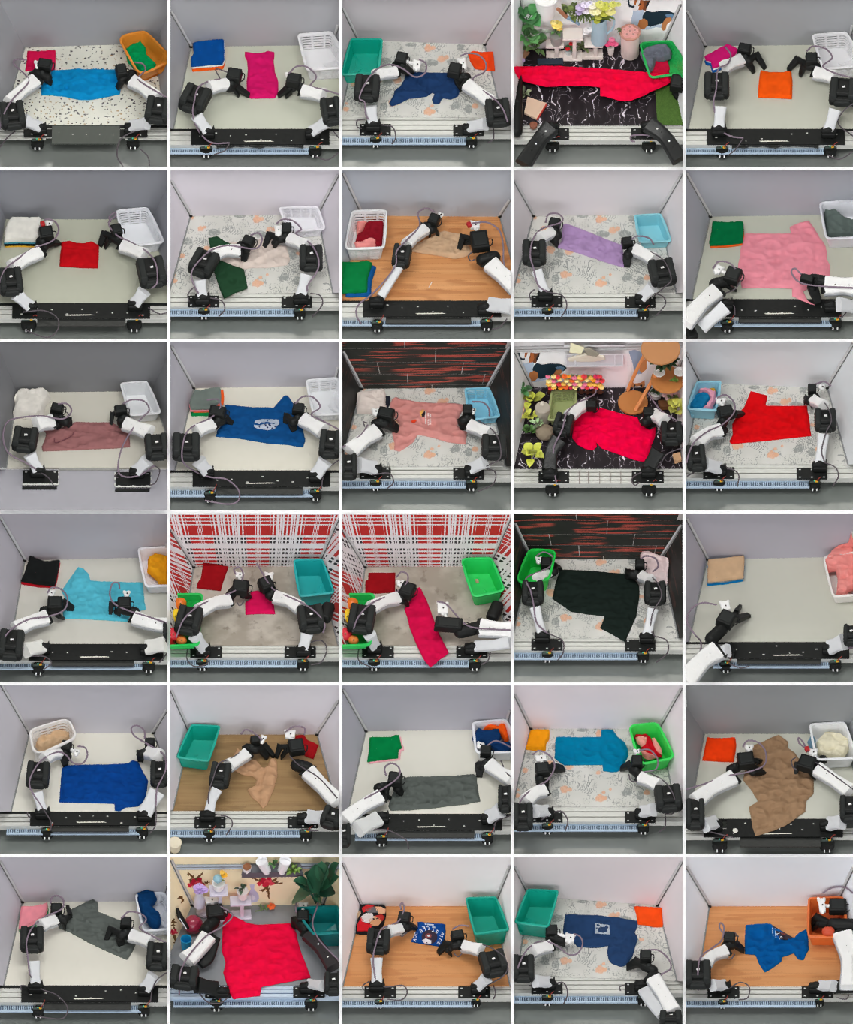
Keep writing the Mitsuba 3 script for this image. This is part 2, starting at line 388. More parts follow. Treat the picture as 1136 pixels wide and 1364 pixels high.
def decal(parent, name, poly, col, z0, height, lift=1.0, thick=.9, label=None, grid=5.):
    """flat print lying on a garment: a thin sheet that follows the cloth's height"""
    if parent is None: return
    pg = Polygon(poly).buffer(0)
    for g in getattr(pg, 'geoms', [pg]):
        bd = np.array(g.exterior.segmentize(grid).coords)[:-1]
        x0, y0, x1, y1 = g.bounds; gx, gy = np.meshgrid(np.arange(x0, x1, grid), np.arange(y0, y1, grid)); q = np.c_[gx.ravel(), gy.ravel()]
        inn = g.buffer(-grid*.6)
        if not inn.is_empty: bd = np.vstack([bd, q[shapely.contains_xy(inn, q[:, 0], q[:, 1])]])
        tri = Delaunay(bd).simplices; ce = bd[tri].mean(1); tri = tri[shapely.contains_xy(g.buffer(.05), ce[:, 0], ce[:, 1])]
        if not len(tri): continue
        ar = np.cross(bd[tri[:, 1]]-bd[tri[:, 0]], bd[tri[:, 2]]-bd[tri[:, 0]]); tri[ar > 0] = tri[ar > 0][:, ::-1]
        up = np.array([P(x, v, z0+height(x, v)+lift+1.6) for x, v in bd]); n = len(bd)
        e = tri[:, [0, 1, 1, 2, 2, 0]].reshape(-1, 2); _, inv, cnt = np.unique(np.sort(e, 1), axis=0, return_inverse=True, return_counts=True); be = e[cnt[inv.ravel()] == 1]
        F = np.vstack([tri, tri[:, ::-1]+n, np.c_[be[:, 0], be[:, 0]+n, be[:, 1]], np.c_[be[:, 1], be[:, 0]+n, be[:, 1]+n]])
        put(name, trimesh.Trimesh(np.vstack([up, up-[0, 0, (thick+1.4)/1000]]), F, process=False), mat(col, .8, 0., .15), parent, True, label)

# ---------------------------------------------------------------- baskets
def ringpts(quad, r, n=72):
    g = Polygon(quad).buffer(0); g = g.buffer(-r).buffer(r, quad_segs=6)
    e = g.exterior; return np.array([e.interpolate(i/n, True).coords[0] for i in range(n)])
def basket(label, rim, col, H=105., r=28., k=.80, slots=False, clear=False, group=None, name='basket', cat='basket'):
    t = thing(name, label, cat, group)
    b = mat(col, .4, 0., .5)
    H = min(max([H]+[zwall(x, v)+14 for x, v in rim if Tile.X0 <= x <= Tile.X1 and Tile.V0 <= v]), 210.)
    q = np.array([P(x, v, H) for x, v in rim]); o = q.mean(0)
    xy = (q-o)[:, :2]*1000
    top = ringpts(xy, r); zb = P(0, 0, 3)[2]-o[2]
    def ring(f, off=0.):
        """f = 0 at the base, 1 at the rim"""
        s = k+(1-k)*f; a = top*s
        if off: a = a*(1+off/np.maximum(np.linalg.norm(a, axis=1, keepdims=True), 1))
        return np.c_[a/1000, np.full(len(a), zb+(0-zb)*f)]+o
    th = 4.
    if not slots:
        m = loft([ring(0), ring(.35), ring(.7), ring(1), ring(1, -th), ring(.7, -th), ring(.35, -th), ring(.05, -th)])
        m.vertices = ahead(m.vertices); put('body', m, b, t, 40)
    else:
        bits = [loft([ring(0), ring(.07), ring(.07, -th-2)])]
        lv = np.linspace(.12, .86, 6)
        for f in lv:
            bits.append(loft([ring(f), ring(f+.075), ring(f+.075, -th), ring(f, -th), ring(f)], cap=False))
        up = list(range(0, 72, 6))
        for i in up:
            j = (i+1) % 72; a0, a1, b0, b1 = ring(.02)[i], ring(.02)[j], ring(.95)[i], ring(.95)[j]
            c0, c1, d0, d1 = ring(.02, -th)[i], ring(.02, -th)[j], ring(.95, -th)[i], ring(.95, -th)[j]
            bits.append(hull([a0, a1, b0, b1, c0, c1, d0, d1]))
        for m in bits: m.vertices = ahead(m.vertices)
        put('body', cutall(bits), b, t, False, clip=False)
    lip = loft([ring(.94, 0.), ring(.93, 12.), ring(1., 13.), ring(1.03, 8.), ring(1.03, -th), ring(.94, -th), ring(.94, 0.)], cap=False)
    lip.vertices = ahead(lip.vertices, .005); put('rim', lip, b, t, 40)
    return t
def cutall(bits):
    out = [cut(m) for m in bits]; return trimesh.util.concatenate([m for m in out if len(m.faces)])

# ---------------------------------------------------------------- the booth shell
def on_plane(a, b, c):
    n = np.cross(b-a, c-a)
    def f(X, V):
        p = P(X, V, 0); return p+AWAY*((a-p) @ n)/(AWAY @ n)
    return f
def uvof(m):
    """picture-millimetre coordinates of the booth for printed sheets, measured on the table plane"""
    v = m.vertices; x = v[:, 0]-Tile.c*PITCH; s = -(v[:, 1]*SN+v[:, 2]*CS)-Tile.r*PITCH
    return np.c_[x, s]
def dense(m, n=1): return m
WALLS = {(0, 0): (151, 152, 156), (0, 1): (164, 165, 169), (0, 2): (189, 183, 187), (0, 4): (156, 158, 161), (1, 0): (134, 136, 143), (1, 1): (215, 210, 217), (1, 2): (175, 180, 188), (1, 3): (212, 207, 209), (1, 4): (164, 167, 174), (2, 0): (120, 121, 124), (2, 1): (181, 179, 186), (2, 4): (210, 213, 215), (3, 0): (176, 172, 179), (3, 4): (171, 168, 177), (4, 0): (190, 188, 194), (4, 1): (218, 215, 221), (4, 2): (174, 173, 182), (4, 3): (230, 221, 226), (4, 4): (147, 150, 152), (5, 0): (189, 187, 194), (5, 2): (242, 238, 239), (5, 3): (226, 217, 219), (5, 4): (233, 236, 241)}
TABLES = {(0,1):(192,195,179),(0,4):(192,193,179),(1,0):(180,182,165),(1,4):(184,186,172),(2,0):(202,199,187),(2,1):(216,213,199),(3,0):(204,202,192),(3,4):(192,192,180),(4,0):(220,218,206),(4,2):(220,218,206),(4,4):(197,198,186),(5,0):(222,219,206)}
def booth(r, c, tag, BL, BR, FL, FR, lp, rp, top='m_white_top', wall=(196,194,204), kind='plain', posts=True, sidewall=None, edge=True, toplabel='white', floor='m_floor', vfloor=860):
    Tile.r, Tile.c = r, c; Tile.ox = 20 if c == 4 else 0; Tile.oy = 20 if r == 5 else 0; Tile.tag = tag
    X0, X1, V0, V1 = Tile.ox, Tile.ox+1116, Tile.oy, Tile.oy+1116
    Tile.X0, Tile.X1, Tile.V0, Tile.V1 = X0, X1, V0, V1
    pbl, pbr = P(*BL), P(*BR); bw = on_plane(pbl, pbr, pbl+np.array([0, 0, 1.])); Tile.bw = bw; Tile.yb = (pbl[1]+pbr[1])/2
    wall = WALLS.get((r, c), wall)
    if top == 'm_white_top': top = mat(TABLES[(r, c)], .42, 0., .25)
    wm = mat(wall, .6, 0., .25)
    L = (lp, [(X0, V0)] if lp[1] > V0 else []); 
    poly = [BL, lp]+([(X0, V0)] if lp[1] > V0+1 else [])+([(X1, V0)] if rp[1] > V0+1 else [])+[rp, BR]
    Tile.wallpoly = poly; Tile.planes = []
    def addplane(a, b, c):
        n = np.cross(b-a, c-a); n /= np.linalg.norm(n); n = n if n @ AWAY < 0 else -n; Tile.planes.append((n, a))
    addplane(pbl, pbr, pbl+np.array([0, 0, 1.]))
    pts = [bw(*p) for p in poly]
    bk = prism(pts, AWAY*.012)
    if kind == 'plaid':
        cx = (BL[0]+BR[0])/2
        rows = 24; vv = []; ff = []; uv = []
        vb = (BL[1]+BR[1])/2
        for i in range(rows+1):
            V = V0+(vb-V0)*i/rows
            f = (V-V0)/(vb-V0)
            def xl(e, b): return e[0]+(b[0]-e[0])*np.clip((V-e[1])/(b[1]-e[1]), 0, 1) if V > e[1] else e[0]
            a, b = xl(lp, BL), xl(rp, BR)
            for j in range(25):
                X = a+(b-a)*j/24; vv.append(bw(X, V)); sc = 1.0-.165*f
                uv.append([(X-cx-15)/sc/1000, (V-V0)*1.0/1000])
        for i in range(rows):
            for j in range(24):
                q = i*25+j; ff += [[q, q+25, q+26], [q, q+26, q+1]]
        put('wall_back', trimesh.Trimesh(np.array(vv), np.array(ff), process=False), 'm_plaid', None, False, 'red white and black plaid back wall of the '+tag, None, None, 'structure', uv=np.array(uv))
        put('backing', bk.apply_translation(AWAY*.004), wm, 'wall_back' if counts['wall_back'] == 1 else 'wall_back_%03d' % (counts['wall_back']-1), False)
    else:
        k = put('wall_back', bk, wm, None, False, ('dark plank back wall of the ' if kind == 'plank' else 'plain back wall of the ')+tag, None, None, 'structure')
        Tile.wall = k
    for side, B, F, e, XE in (('left', BL, FL, lp, X0), ('right', BR, FR, rp, X1)):
        pl = on_plane(P(*B), P(*F), bw(*e))
        if X0+10 < B[0] < X1-10: addplane(P(*B), P(*F), bw(*e))
        if side == 'left': Tile.lw = pl
        else: Tile.rw = pl
        if F[0] == XE or (side == 'left' and F[0] < XE) or (side == 'right' and F[0] > XE): F2 = (XE, B[1]+(F[1]-B[1])*(XE-B[0])/(F[0]-B[0])); q = [F2]
        else: q = [(XE, F[1]), F]
        poly = [B, e]+([(XE, e[1])] if abs(e[0]-XE) > 1 else [])+q
        sm = prism([pl(*p) for p in poly], AWAY*.012)
        swm = mat(sidewall or wall, .6, 0., .25)
        if kind == 'plaid':
            uvs = uvof(sm)*np.array([1.25, 1.0]); uvs = np.c_[sm.vertices[:, 1]*.55+sm.vertices[:, 0]*.5, uvs[:, 1]*.95-uvs[:, 0]*.35]
            put('wall_'+side, sm, 'm_plaid', None, False, '%s plaid side wall of the %s' % (side, tag), None, None, 'structure', uv=uvs)
        elif kind == 'plank': put('wall_'+side, sm, 'm_plank_side', None, False, '%s dark plank side wall of the %s' % (side, tag), None, None, 'structure')
        else: put('wall_'+side, sm, swm, None, False, '%s side wall panel of the %s' % (side, tag), None, None, 'structure')
        if posts:
            d = 1 if side == 'left' else -1
            a, b = bw(*B), bw(*e); off = -AWAY*.008
            lift = np.array([0, 0, .004])
            k = thing('trim', '%s corner aluminium post of the %s' % (side, tag), 'post'); labels[k]['kind'] = 'structure'; n_before = len(scene)
            for w, rr, m_ in ((-.010, .0085, POST), (0., .006, mat((104,104,104), .5)), (.010, .0085, POST)):
                put('rail', tube([a+off+[w*d, 0, 0]+lift, b+off+[w*d, 0, 0]], rr, 6), m_, k)
            put('foot', rbox(a+off+[0, 0, .008], (.026, .022, .02), 0, .004), MK, k)
            if len(scene) == n_before: del labels[k]
        if edge:
            d = 1 if side == 'left' else -1
            put('trim', tube([P(B[0], B[1], 4), P(F[0], F[1], 4)], .006, 6), ALUD, None, True, '%s table edge strip of the %s' % (side, tag), 'edge strip', None, 'structure')
    quad = [BL, BR, FR, FL]
    tp = flat(quad, 0, 18)
    tp = cut(tp) if top.startswith('mat_') else trimesh.Trimesh(tp.vertices, tp.faces, process=False)
    if not top.startswith('mat_'):
        # printed sheets keep their uv: subdivide, then drop what lies outside the booth
        g = Polygon(quad).intersection(shapely.box(X0, V0, X1, V1)); tp = flat(list(g.exterior.coords)[:-1], 0, 18)
        tk = put('table', tp, top, None, False, '%s table top of the %s' % (toplabel, tag), 'table', uv=uvof(tp))
    else:
        tk = put('table', tp, top, None, False, '%s table top of the %s' % (toplabel, tag), 'table')
    Tile.table = tk
    fl = flat(rect(X0, X1, vfloor-85, V1+0), -140, 10) if floor else None
    if fl is not None: put('floor', fl, floor, None, False, 'glossy grey floor in front of the '+tag, None, None, 'structure')

def dividers():
    """white partition boards between the columns and white caps on top of the back walls"""
    w = mat((255,255,255), .7, 0., .1)
    def st(x, s, t): return np.array([x, s*SN+t*CS, s*CS-t*SN])
    for i in range(-1, 5):
        x0 = i*PITCH+IN+.0; x1 = x0+PITCH-IN
        pts = [st(x, s, t) for x in (x0, x1) for s in (.02, -TALL-.02) for t in (-.72, -.30)]
        put('partition', hull(pts), w, None, False, 'white partition board %s' % ('at the left outer side', 'between the first and second columns', 'between the second and third columns', 'between the third and fourth columns', 'between the fourth and fifth columns', 'at the right outer side')[i+1], 'partition', None, 'structure', clip=False)
    for c in range(5):
        for r in range(0, 7):
            s1 = -r*PITCH+(PITCH-IN); s0 = -r*PITCH
            pts = [st(x, s, t) for x in (c*PITCH, c*PITCH+IN) for s in (s0, s1) for t in (-.722, -.655)]
            put('wall_cap', hull(pts), w, None, False, 'white cap strip %s column %d' % ('above row %d,' % (r+1) if r < 6 else 'below the bottom row,', c+1), 'cap strip', None, 'structure', clip=False)
def ahead(v, gap=.004):
    """move points that would sink into a booth wall forward until they rest against it"""
    v = np.array(v, float)
    for n, a in Tile.planes:
        d = (v-a) @ n-gap
        v = np.where((d < 0)[:, None], v+(-AWAY)*(-d/(n @ -AWAY))[:, None], v)
    return v
def zwall(X, V):
    z = []
    for n, a in Tile.planes:
        p = P(X, V, 0); q = p+AWAY*((a-p) @ n)/(AWAY @ n); z.append((q[2]+Tile.r*PITCH*CS)*1000)
    return max(z)
def wallpatch(parent, name, poly, col, lift=.003, thick=.002, label=None, plane=None):
    f = plane or Tile.bw
    put(name, prism([f(x, v)-AWAY*lift for x, v in poly], AWAY*thick), mat(col, .7, 0., .2), parent, False, label)

# ---------------------------------------------------------------- rails in front of the table
def alu_beam(v0, v1, ribs=4, tint=None, kind='aluminium'):
    X0, X1 = Tile.X0, Tile.X1; v0 += Tile.oy; v1 += Tile.oy
    bits = [flat(rect(X0, X1, v0, v1), -26, 40)]
    hgt = (v1-v0)/ribs
    for i in range(ribs): bits.append(flat(rect(X0, X1, v0+i*hgt+3, v0+(i+1)*hgt-4), -10, 14))
    put('aluminium_beam', trimesh.util.concatenate([cut(b) for b in bits]), tint or ALU, None, False, 'aluminium beam of the '+Tile.tag, 'beam', clip=False)
def duct(x0, x1, v0, v1, tint=(176,196,214)):
    x0 += Tile.ox; x1 += Tile.ox; v0 += Tile.oy; v1 += Tile.oy
    t = thing('cable_duct', 'slotted pale blue cable duct of the '+Tile.tag, 'cable duct')
    m = mat(tint, .5)
    put('channel', flat(rect(x0, x1, v0, v1), -62, 8), mat((92,108,126), .6), t, False)
    e = (v1-v0)*.2
    put('lip', flat(rect(x0, x1, v0, v0+e), -50, 12), m, t, False); put('lip', flat(rect(x0, x1, v1-e, v1), -50, 12), m, t, False)
    teeth = [flat(rect(x, x+6.5, v0+e, v1-e), -52, 8) for x in np.arange(x0+3, x1-6, 14.5)]
    k = put('teeth', cutall(teeth), m, t, False, clip=False, kind='stuff')
def carriage(side, x0, x1, v0, v1, pod=None, podr=40, plate=True, low=False):
    dx, dy = Tile.ox, Tile.oy; x0 += dx; x1 += dx; v0 += dy; v1 += dy
    t = thing('carriage', '%s black rail carriage of the %s' % (side, Tile.tag), 'carriage')
    if plate:
        put('plate', flat(rect(x0, x1, v0, v1), 0, 10), MK, t, False)
        sl = [flat(rect(x, x+14, v, v+6), 1.5, 2) for v in (v0+8, v1-14) for x in (x0+14, (x0+x1)/2-7, x1-28)]
        put('slots', cutall(sl), mat((190,192,190), .4), t, False, clip=False, kind='stuff')
    if pod:
        px, pv = pod[0]+dx, pod[1]+dy
        c = P(px, pv, -70); R = podr/1000
        put('motor', loft([np.c_[np.cos(a)*R*f+c[0], np.sin(a)*R*.8*f+c[1], np.full(20, c[2]+z)] for a in [np.arange(20)/20*2*math.pi] for f, z in ((.9, -.035), (1, -.028), (1, .024), (.93, .03))]), MK, t)
        put('circuit_board', rbox(P(px, pv-podr*.55, -34), (R*1.7, .016, .012), 4, .002), mat((62,74,70), .5), t)
        put('connector', rbox(P(px+podr*.35, pv-podr*.6, -24), (.018, .012, .012), 10, .002), mat((222,172,40), .5), t)
        put('light', rbox(P(px-2, pv-podr*.7, -22), (.01, .008, .008), 0, .002), mat((92,214,172), .5), t)
        put('wire', tube([P(px+podr*.3, pv-podr*.6, -20), P(px+podr*.8, pv-podr*1.2, 10), P(px+podr*1.1, v1-12, 12)], .0028, 6), mat((150,52,44), .5), t)
        for s in (-1, 1): put('pin', balls([P(px+s*podr*.35, pv+podr*.75, -70), P(px+s*podr*.35, pv+podr*1.0, -80)], [.005, .005]), mat((214,214,214), .4), t)
def front_b(v0, v1, cars, du=None, ribs=4, pods=((222,945),(855,946)), podr=38, tint=None):
    alu_beam(v0, v1, ribs, tint)
    if du: duct(*du)
    for side, q, p in zip(('left', 'right'), cars, pods): carriage(side, *q, pod=p, podr=podr)
FB = dict(cars=((116,322,830,902),(735,936,834,906)), du=(0,820,914,963))
def front_a(vf, plate, low, du, pods, podr=42, beam_=None, ragged=None):
    X0, X1 = Tile.X0, Tile.X1; oy = Tile.oy; ox = Tile.ox
    b0, b1 = beam_ or (vf+12, plate[3]+8)
    alu_beam(b0, b1, 3)
    put('trim', flat(rect(X0, X1, vf+oy, vf+14+oy), -2, 16), MK, None, False, 'black table front edging of the '+Tile.tag, 'edging', None, 'structure')
    if du: duct(*du)
    t = thing('rail_cover', 'long black rail cover plate of the '+Tile.tag, 'cover plate')
    x0, x1, v0, v1 = plate
    put('plate', flat([(x+ox, v+oy) for x, v in rect(x0, x1, v0, v1)], 2, 10), MK, t, False)
    if low:
        a0, a1, c0, c1 = low
        q = [(a0+ox, c0+oy), (a1+ox, c0+oy), (a1+ox, c1+oy)]
        if ragged:
            n = 14; rng = random.Random(5)
            q += [(a1+ox-(a1-a0)*i/n, c1+oy-ragged*rng.random()) for i in range(1, n)]
        q += [(a0+ox, c1+oy)]
        put('lower_plate', flat(q, -14, 8), mat((40,42,40), .4), t, False)
    rng = random.Random(int(x0+v0)); sc = []
    for i in range(9):
        x = x0+(x1-x0)*(.06+.88*i/8); v = v0+(v1-v0)*(.2+.6*rng.random()); wd = 6+rng.random()*10
        sc.append(flat([(a+ox, b+oy) for a, b in rect(x, x+wd, v, v+5)], 4, 2))
    put('screws', cutall(sc), mat((206,206,200), .4), t, False, clip=False, kind='stuff')
    xm = (x0+x1)/2+ox
    put('shiny_slot', flat([(xm-110, v1+oy-22), (xm+70, v1+oy-24), (xm+90, v1+oy-18), (xm-100, v1+oy-15)], 3.5, 2), mat((210,208,196), .3), t, False)
    for side, p in zip(('left', 'right'), pods): carriage(side, 0, 0, 0, v1, pod=p, podr=podr, plate=False)

# ---------------------------------------------------------------- robot arms
CABLE = (124,108,122)
def arm(side, l1=None, el=None, l2=None, W=None, M=None, F=(), C=None, cab=(), w1=84, w2=78, collar=None, ze=165., zw=92., c1=(208,210,212), c2=WHITE, wr=34., red=None, look='white and black', lifted=0.):
    t = thing('robot_manipulator', '%s %s robot arm in the %s' % (side, look, Tile.tag), 'robot arm')
    sk = []                                   # where its top is: x, v, z
    zb = 30.
    if l1:
        z1 = np.linspace(zb+16, ze-30, len(l1)) if el or len(l1) > 2 else np.linspace(zb+16, ze-30, len(l1))
        path = [P(x, v, z) for (x, v), z in zip(l1, z1)]
        put('lower_link', beam(path, [w1*.92/1000, w1*.8/1000, w1/1000], .062), mat(c1, .4), t)
        for (x, v), z in zip(l1, z1): sk.append((x, v, z+34))
    cb = collar or (l1[0] if l1 else None)
    if cb:
        x, v = cb
        put('base_mount', rbox(P(x, v+14, 24), (.098, .07, .05), 0, .012), MK, t)
        put('shoulder', balls([P(x-34, v+2, 52), P(x+34, v+2, 52), P(x, v-6, 62)], [.02, .02, .024]), MK, t)
        put('bracket', hull([P(x+dx, v+dv, zz)+0 for dx, dv, zz in ((26, -4, 40), (44, -40, 74), (50, -2, 34), (30, 12, 70), (40, -36, 64), (22, 4, 60))]), MK, t, False)
        sk.append((x, v+10, 70))
    if el:
        x, v, w, h, rot = el; w /= 1000; h = h/1000*.92; c = P(x, v, ze)
        a = math.radians(-rot); ux = np.array([math.cos(a), math.sin(a), 0]); uy = np.array([-math.sin(a), math.cos(a), 0])
        k = put('elbow_housing', rbox(c-[0, 0, .012], (w, h, .075), -rot, .026), MK, t)
        if k:
            for s in (-1, 1): put('cheek', rbox(c+ux*s*w*.33+[0, 0, .022], (w*.30, h*.92, .06), -rot, .013, .86), MD, k)
            put('hub', balls([c-uy*h*.20+ux*w*.2+[0, 0, .026], c-uy*h*.20-ux*w*.2+[0, 0, .026]], [.026, .026]), MK, k)
            put('tag', rbox(c+uy*h*.06+ux*w*.02+[0, 0, .03], (.022, .016, .006), -rot+12, .002), MW, k)
            put('rim', rbox(c-uy*h*.49+[0, 0, -.006], (w*.6, .03, .05), -rot, .01), MD, k)
        sk.append((x, v, ze+62))
    if l2:
        z2 = np.linspace(ze+12, zw+14, len(l2))
        path = [P(x, v, z) for (x, v), z in zip(l2, z2)]
        k = put('forearm', beam(path, [w2*1.08/1000, w2*.84/1000, w2*1.02/1000], .058), mat(c2, .4), t)
        for (x, v), z in zip(l2, z2): sk.append((x, v, z+34))
        put('underside', beam([q-FACE*.016+np.array([0, -.004, 0]) for q in path], [w2*1.2/1000, w2*.98/1000, w2*1.12/1000], .05), mat((170,173,176) if c2[0] > 100 else (30,32,32), .45), t)  # the shaded side of the forearm, put into a grey shell colour
        if k:
            pp = spline(path, 9)
            for i in (2, 5): put('cable_clip', rbox(pp[i]+FACE*.032, (.012, .01, .012), 20, .003), MW, k)
            for i in (3, 6): put('bolt', balls([pp[i]+FACE*.029, pp[i]+FACE*.031], [.0045, .004]), MK, k)
    if W:
        pts = [P(x, v, zw) for x, v in W]
        put('wrist', balls([pts[0], pts[0]+(pts[-1]-pts[0])*.5, pts[-1]], [wr/1000, wr*.86/1000, wr*.96/1000]), MK, t)
        if l2:
            e = P(*l2[-1], zw+12)
            dirn = e-P(*l2[-2], zw+12); dirn[2] = 0; dirn /= np.linalg.norm(dirn); sd = np.array([-dirn[1], dirn[0], 0])
            q = w2/2000
            put('flange', hull([e+sd*q*1.15+dirn*.03, e-sd*q*1.15+dirn*.03, e+sd*q*.9-dirn*.006, e-sd*q*.9-dirn*.006, e+sd*q*1.45+dirn*.012+[0, 0, .02], e-sd*q*1.4+dirn*.004+[0, 0, .0], pts[0]+sd*.01+[0, 0, .02], pts[0]-sd*.01+[0, 0, -.03]]), MK, t, False)
        for x, v in W: sk.append((x, v, zw+38))
        if len(W) > 1: put('joint_cap', balls([(pts[0]+pts[-1])/2+[0, 0, .022], (pts[0]+pts[-1])/2+[0, 0, .03]], [.02, .016]), MD, t)
    if M:
        x, v, w, h, rot = M
        c = P(x, v, zw+34)
        k = put('motor_box', rbox(c, (w/1000, h/1000*.9, .062), -rot, .009, .93), MK, t)
        if k:
            put('lid', rbox(c+[0, 0, .030], (w/1000*.72, h/1000*.6, .008), -rot, .003), MD, k)
            put('loop', tube([c+[w/2000*.8, .01, .01], c+[w/2000*1.35, .0, .02], c+[w/2000*1.3, -.03, 0], c+[w/2000*.7, -.04, -.02]], .0035, 6), MK, k)
        sk.append((x, v, zw+66))
    for i, f in enumerate(F):
        x0, v0, x1, v1, w = f
        near = [q for q in list(W or [])+([M[:2]] if M else [])]
        if near:
            q = min(near, key=lambda q: math.hypot(q[0]-x0, q[1]-v0))
            if math.hypot(q[0]-x0, q[1]-v0) > 22: put('knuckle', balls([P(q[0], q[1], zw), P(x0, v0, zw*.72+lifted)], [min(wr, 30)*.8/1000, w/2000*.8]), MK, t)
        a, b = P(x0, v0, zw*.72+lifted), P(x1, v1, 16+lifted)
        r0, r1 = w/2000*.72, w/2000*.42
        d = b-a; d[2] = 0; d /= np.linalg.norm(d)+1e-9; sdv = np.array([-d[1], d[0], 0])
        up = np.array([0, 0, 1.])
        pts = [a+sdv*r0+up*.024, a-sdv*r0+up*.024, a+sdv*r0*.9-up*.02, a-sdv*r0*.9-up*.02, b+sdv*r1+up*.012, b-sdv*r1+up*.012, b+sdv*r1-up*.012, b-sdv*r1-up*.012, a*.4+b*.6+sdv*r0*.9+up*.012, a*.4+b*.6-sdv*r0*.9+up*.012]
        k = put('finger', hull(np.vstack([np.asarray(q)+_ico*.003 for q in pts])), MK, t, 50)
        if k: put('pad', hull(np.vstack([np.asarray(q)+_ico*.002 for q in (a*.35+b*.65+sdv*r0*.35+up*.016, a*.35+b*.65-sdv*r0*.35+up*.016, b*.85+a*.15+sdv*r1*.5+up*.013, b*.85+a*.15-sdv*r1*.5+up*.013)])), MD, k, 50)
    if C:
        x, v, w, h, rot = C; c = P(x, v, zw+40)
        if M and math.hypot(M[0]-x, M[1]-v) > 40: put('camera_arm', balls([P(M[0], M[1], zw+30), P(x, v, zw+34)], [.012, .012]), MW, t)
        k = put('camera_bracket', rbox(c, (w/1000*.82, h/1000*.9, .03), -rot, .006), MW, t)
        if k:
            for dx, dy in ((-.36, .5), (.36, .46), (0, -.5)):
                a = math.radians(-rot); o = np.array([dx*w/1000*math.cos(a)-dy*h/1000*math.sin(a), dx*w/1000*math.sin(a)+dy*h/1000*math.cos(a), 0])
                put('lug', balls([c+o, c+o*.7], [.011, .014]), MW, k)
            put('lens', balls([c+[.004, -.004, .013], c+[.004, -.004, .017]], [.006, .005]), MK, k)
        sk.append((x, v, zw+58))
    if red: put('red_plug', rbox(P(red[0], red[1], zw+62), (.03, .036, .03), 20, .007), mat((178,38,40), .4), t, label='red plug')
    S = np.array(sk) if sk else np.array([[0, 0, 60]])
    def zat(x, v):
        d = np.hypot(S[:, 0]-x, S[:, 1]-v)+6; wt = d**-3
        return float((S[:, 2]*wt).sum()/wt.sum())+6
    for i, line in enumerate(cab):
        z = [zat(x, v) if v-Tile.oy < 830 else min(zat(x, v), 46) for x, v in line]
        path = ahead(np.array([P(x, v, a) for (x, v), a in zip(line, z)]), .012)
        put('cable', tube(path, .0056 if i == 0 else .0042, 7, 5), mat(CABLE if i == 0 else (84,76,82), .5), t)
    return t
def stack(layers, poly, what, h=22., z0=2., group=None, shift=None, amp=2.0, w=10.):
    """folded clothes, lowest first: (colour, label, h, (dx, dv), name, category)"""
    z = z0; n = len(layers); tot = sum((l[2] for l in layers)); out = None
    for i, (col, lab, hh, off, name, cat) in enumerate(layers):
        ztop = z0+tot
        # outline as seen for the top one, the same place in the world below it
        dv = (ztop-(z+hh))*CS
        q = [(x+off[0], v+off[1]+dv) for x, v in poly]
        out = cloth(name, lab+' '+what, cat, q, col, z, hh, amp, (), group, w=w, wr=40.)
        z += hh
    return out
# ================================================================ the booths, row by row
LAV, WARM, COOL = (203,202,206), (220,214,217), (182,182,191)
PLAIN = 'm_white_top'
# ---- row 1 -------------------------------------------------------
booth(0, 0, 'top-row booth with the terrazzo table', (165,320), (1032,290), (18,838), (1100,838), (0,8), (1116,108), 'm_terrazzo', (188,188,195), posts=False, edge=True, toplabel='speckled terrazzo')
front_a(836, (165,985,866,912), None, None, [(255,958),(888,955)], 42, beam_=(846,902))
put('dark_sheet', flat(rect(352,802,842,962), 4, 8), mat((62,68,62), .35), None, False, 'dark grey plate below the terrazzo table front edge', 'plate')
for a, b in ((0,312),(838,1116)): put('aluminium_strip', flat(rect(a,b,915,932), -30, 12), ALU, None, False, 'thin %s aluminium strip below the beam of the terrazzo booth' % ('left' if a == 0 else 'right'), 'strip')
cloth('folded_cloth', 'crimson folded cloth in the back left corner of the terrazzo table', 'cloth', [(185,335),(260,340),(330,332),(370,330),(372,400),(368,470),(250,462),(172,470),(180,400)], (204,20,74), 2, 18, 3)
cloth('shirt', 'bright blue shirt held flat between both arms on the terrazzo table', 'shirt', [(345,468),(520,458),(700,460),(800,464),(806,560),(800,625),(700,645),(600,664),(540,664),(440,642),(340,632),(278,632),(280,560),(330,520)], (10,132,190), 2, 16, 5, folds=[([(430,560),(560,528),(720,515)],-9,8)])
basket('orange plastic basket holding a green cloth on the terrazzo table', [(788,250),(965,212),(1150,400),(935,505)], (214,132,44), 115, 50, .78)
cloth('cloth', 'crumpled green cloth inside the orange basket', 'cloth', [(832,330),(870,300),(930,265),(972,320),(975,360),(1000,385),(1048,430),(1035,470),(960,485),(900,450),(850,400)], (0,148,84), 30, 40, 14, wr=18)
arm('left', [(268,850),(165,805)], (92,770,165,225,-8), [(75,690),(145,615),(238,540)], [(250,490),(320,520)], (302,440,95,90,12), [(310,520,350,570,62)], (252,435,34,50,0), [[(185,405),(120,400),(98,430),(185,515),(190,565),(100,660),(40,760),(0,890)],[(110,880),(60,920),(0,1000)]], w2=92)
arm('right', [(880,845),(985,828)], (1055,735,165,215,8), [(1045,660),(960,590),(885,545)], [(880,500),(815,535)], (810,480,75,105,-10), [(805,560,775,600,58)], None, [[(900,420),(950,430),(970,470),(925,520),(940,552),(1050,620),(1118,660)],[(920,870),(810,930),(785,1040),(825,1116)],[(940,1000),(990,1050),(1000,1110)]], w2=88)

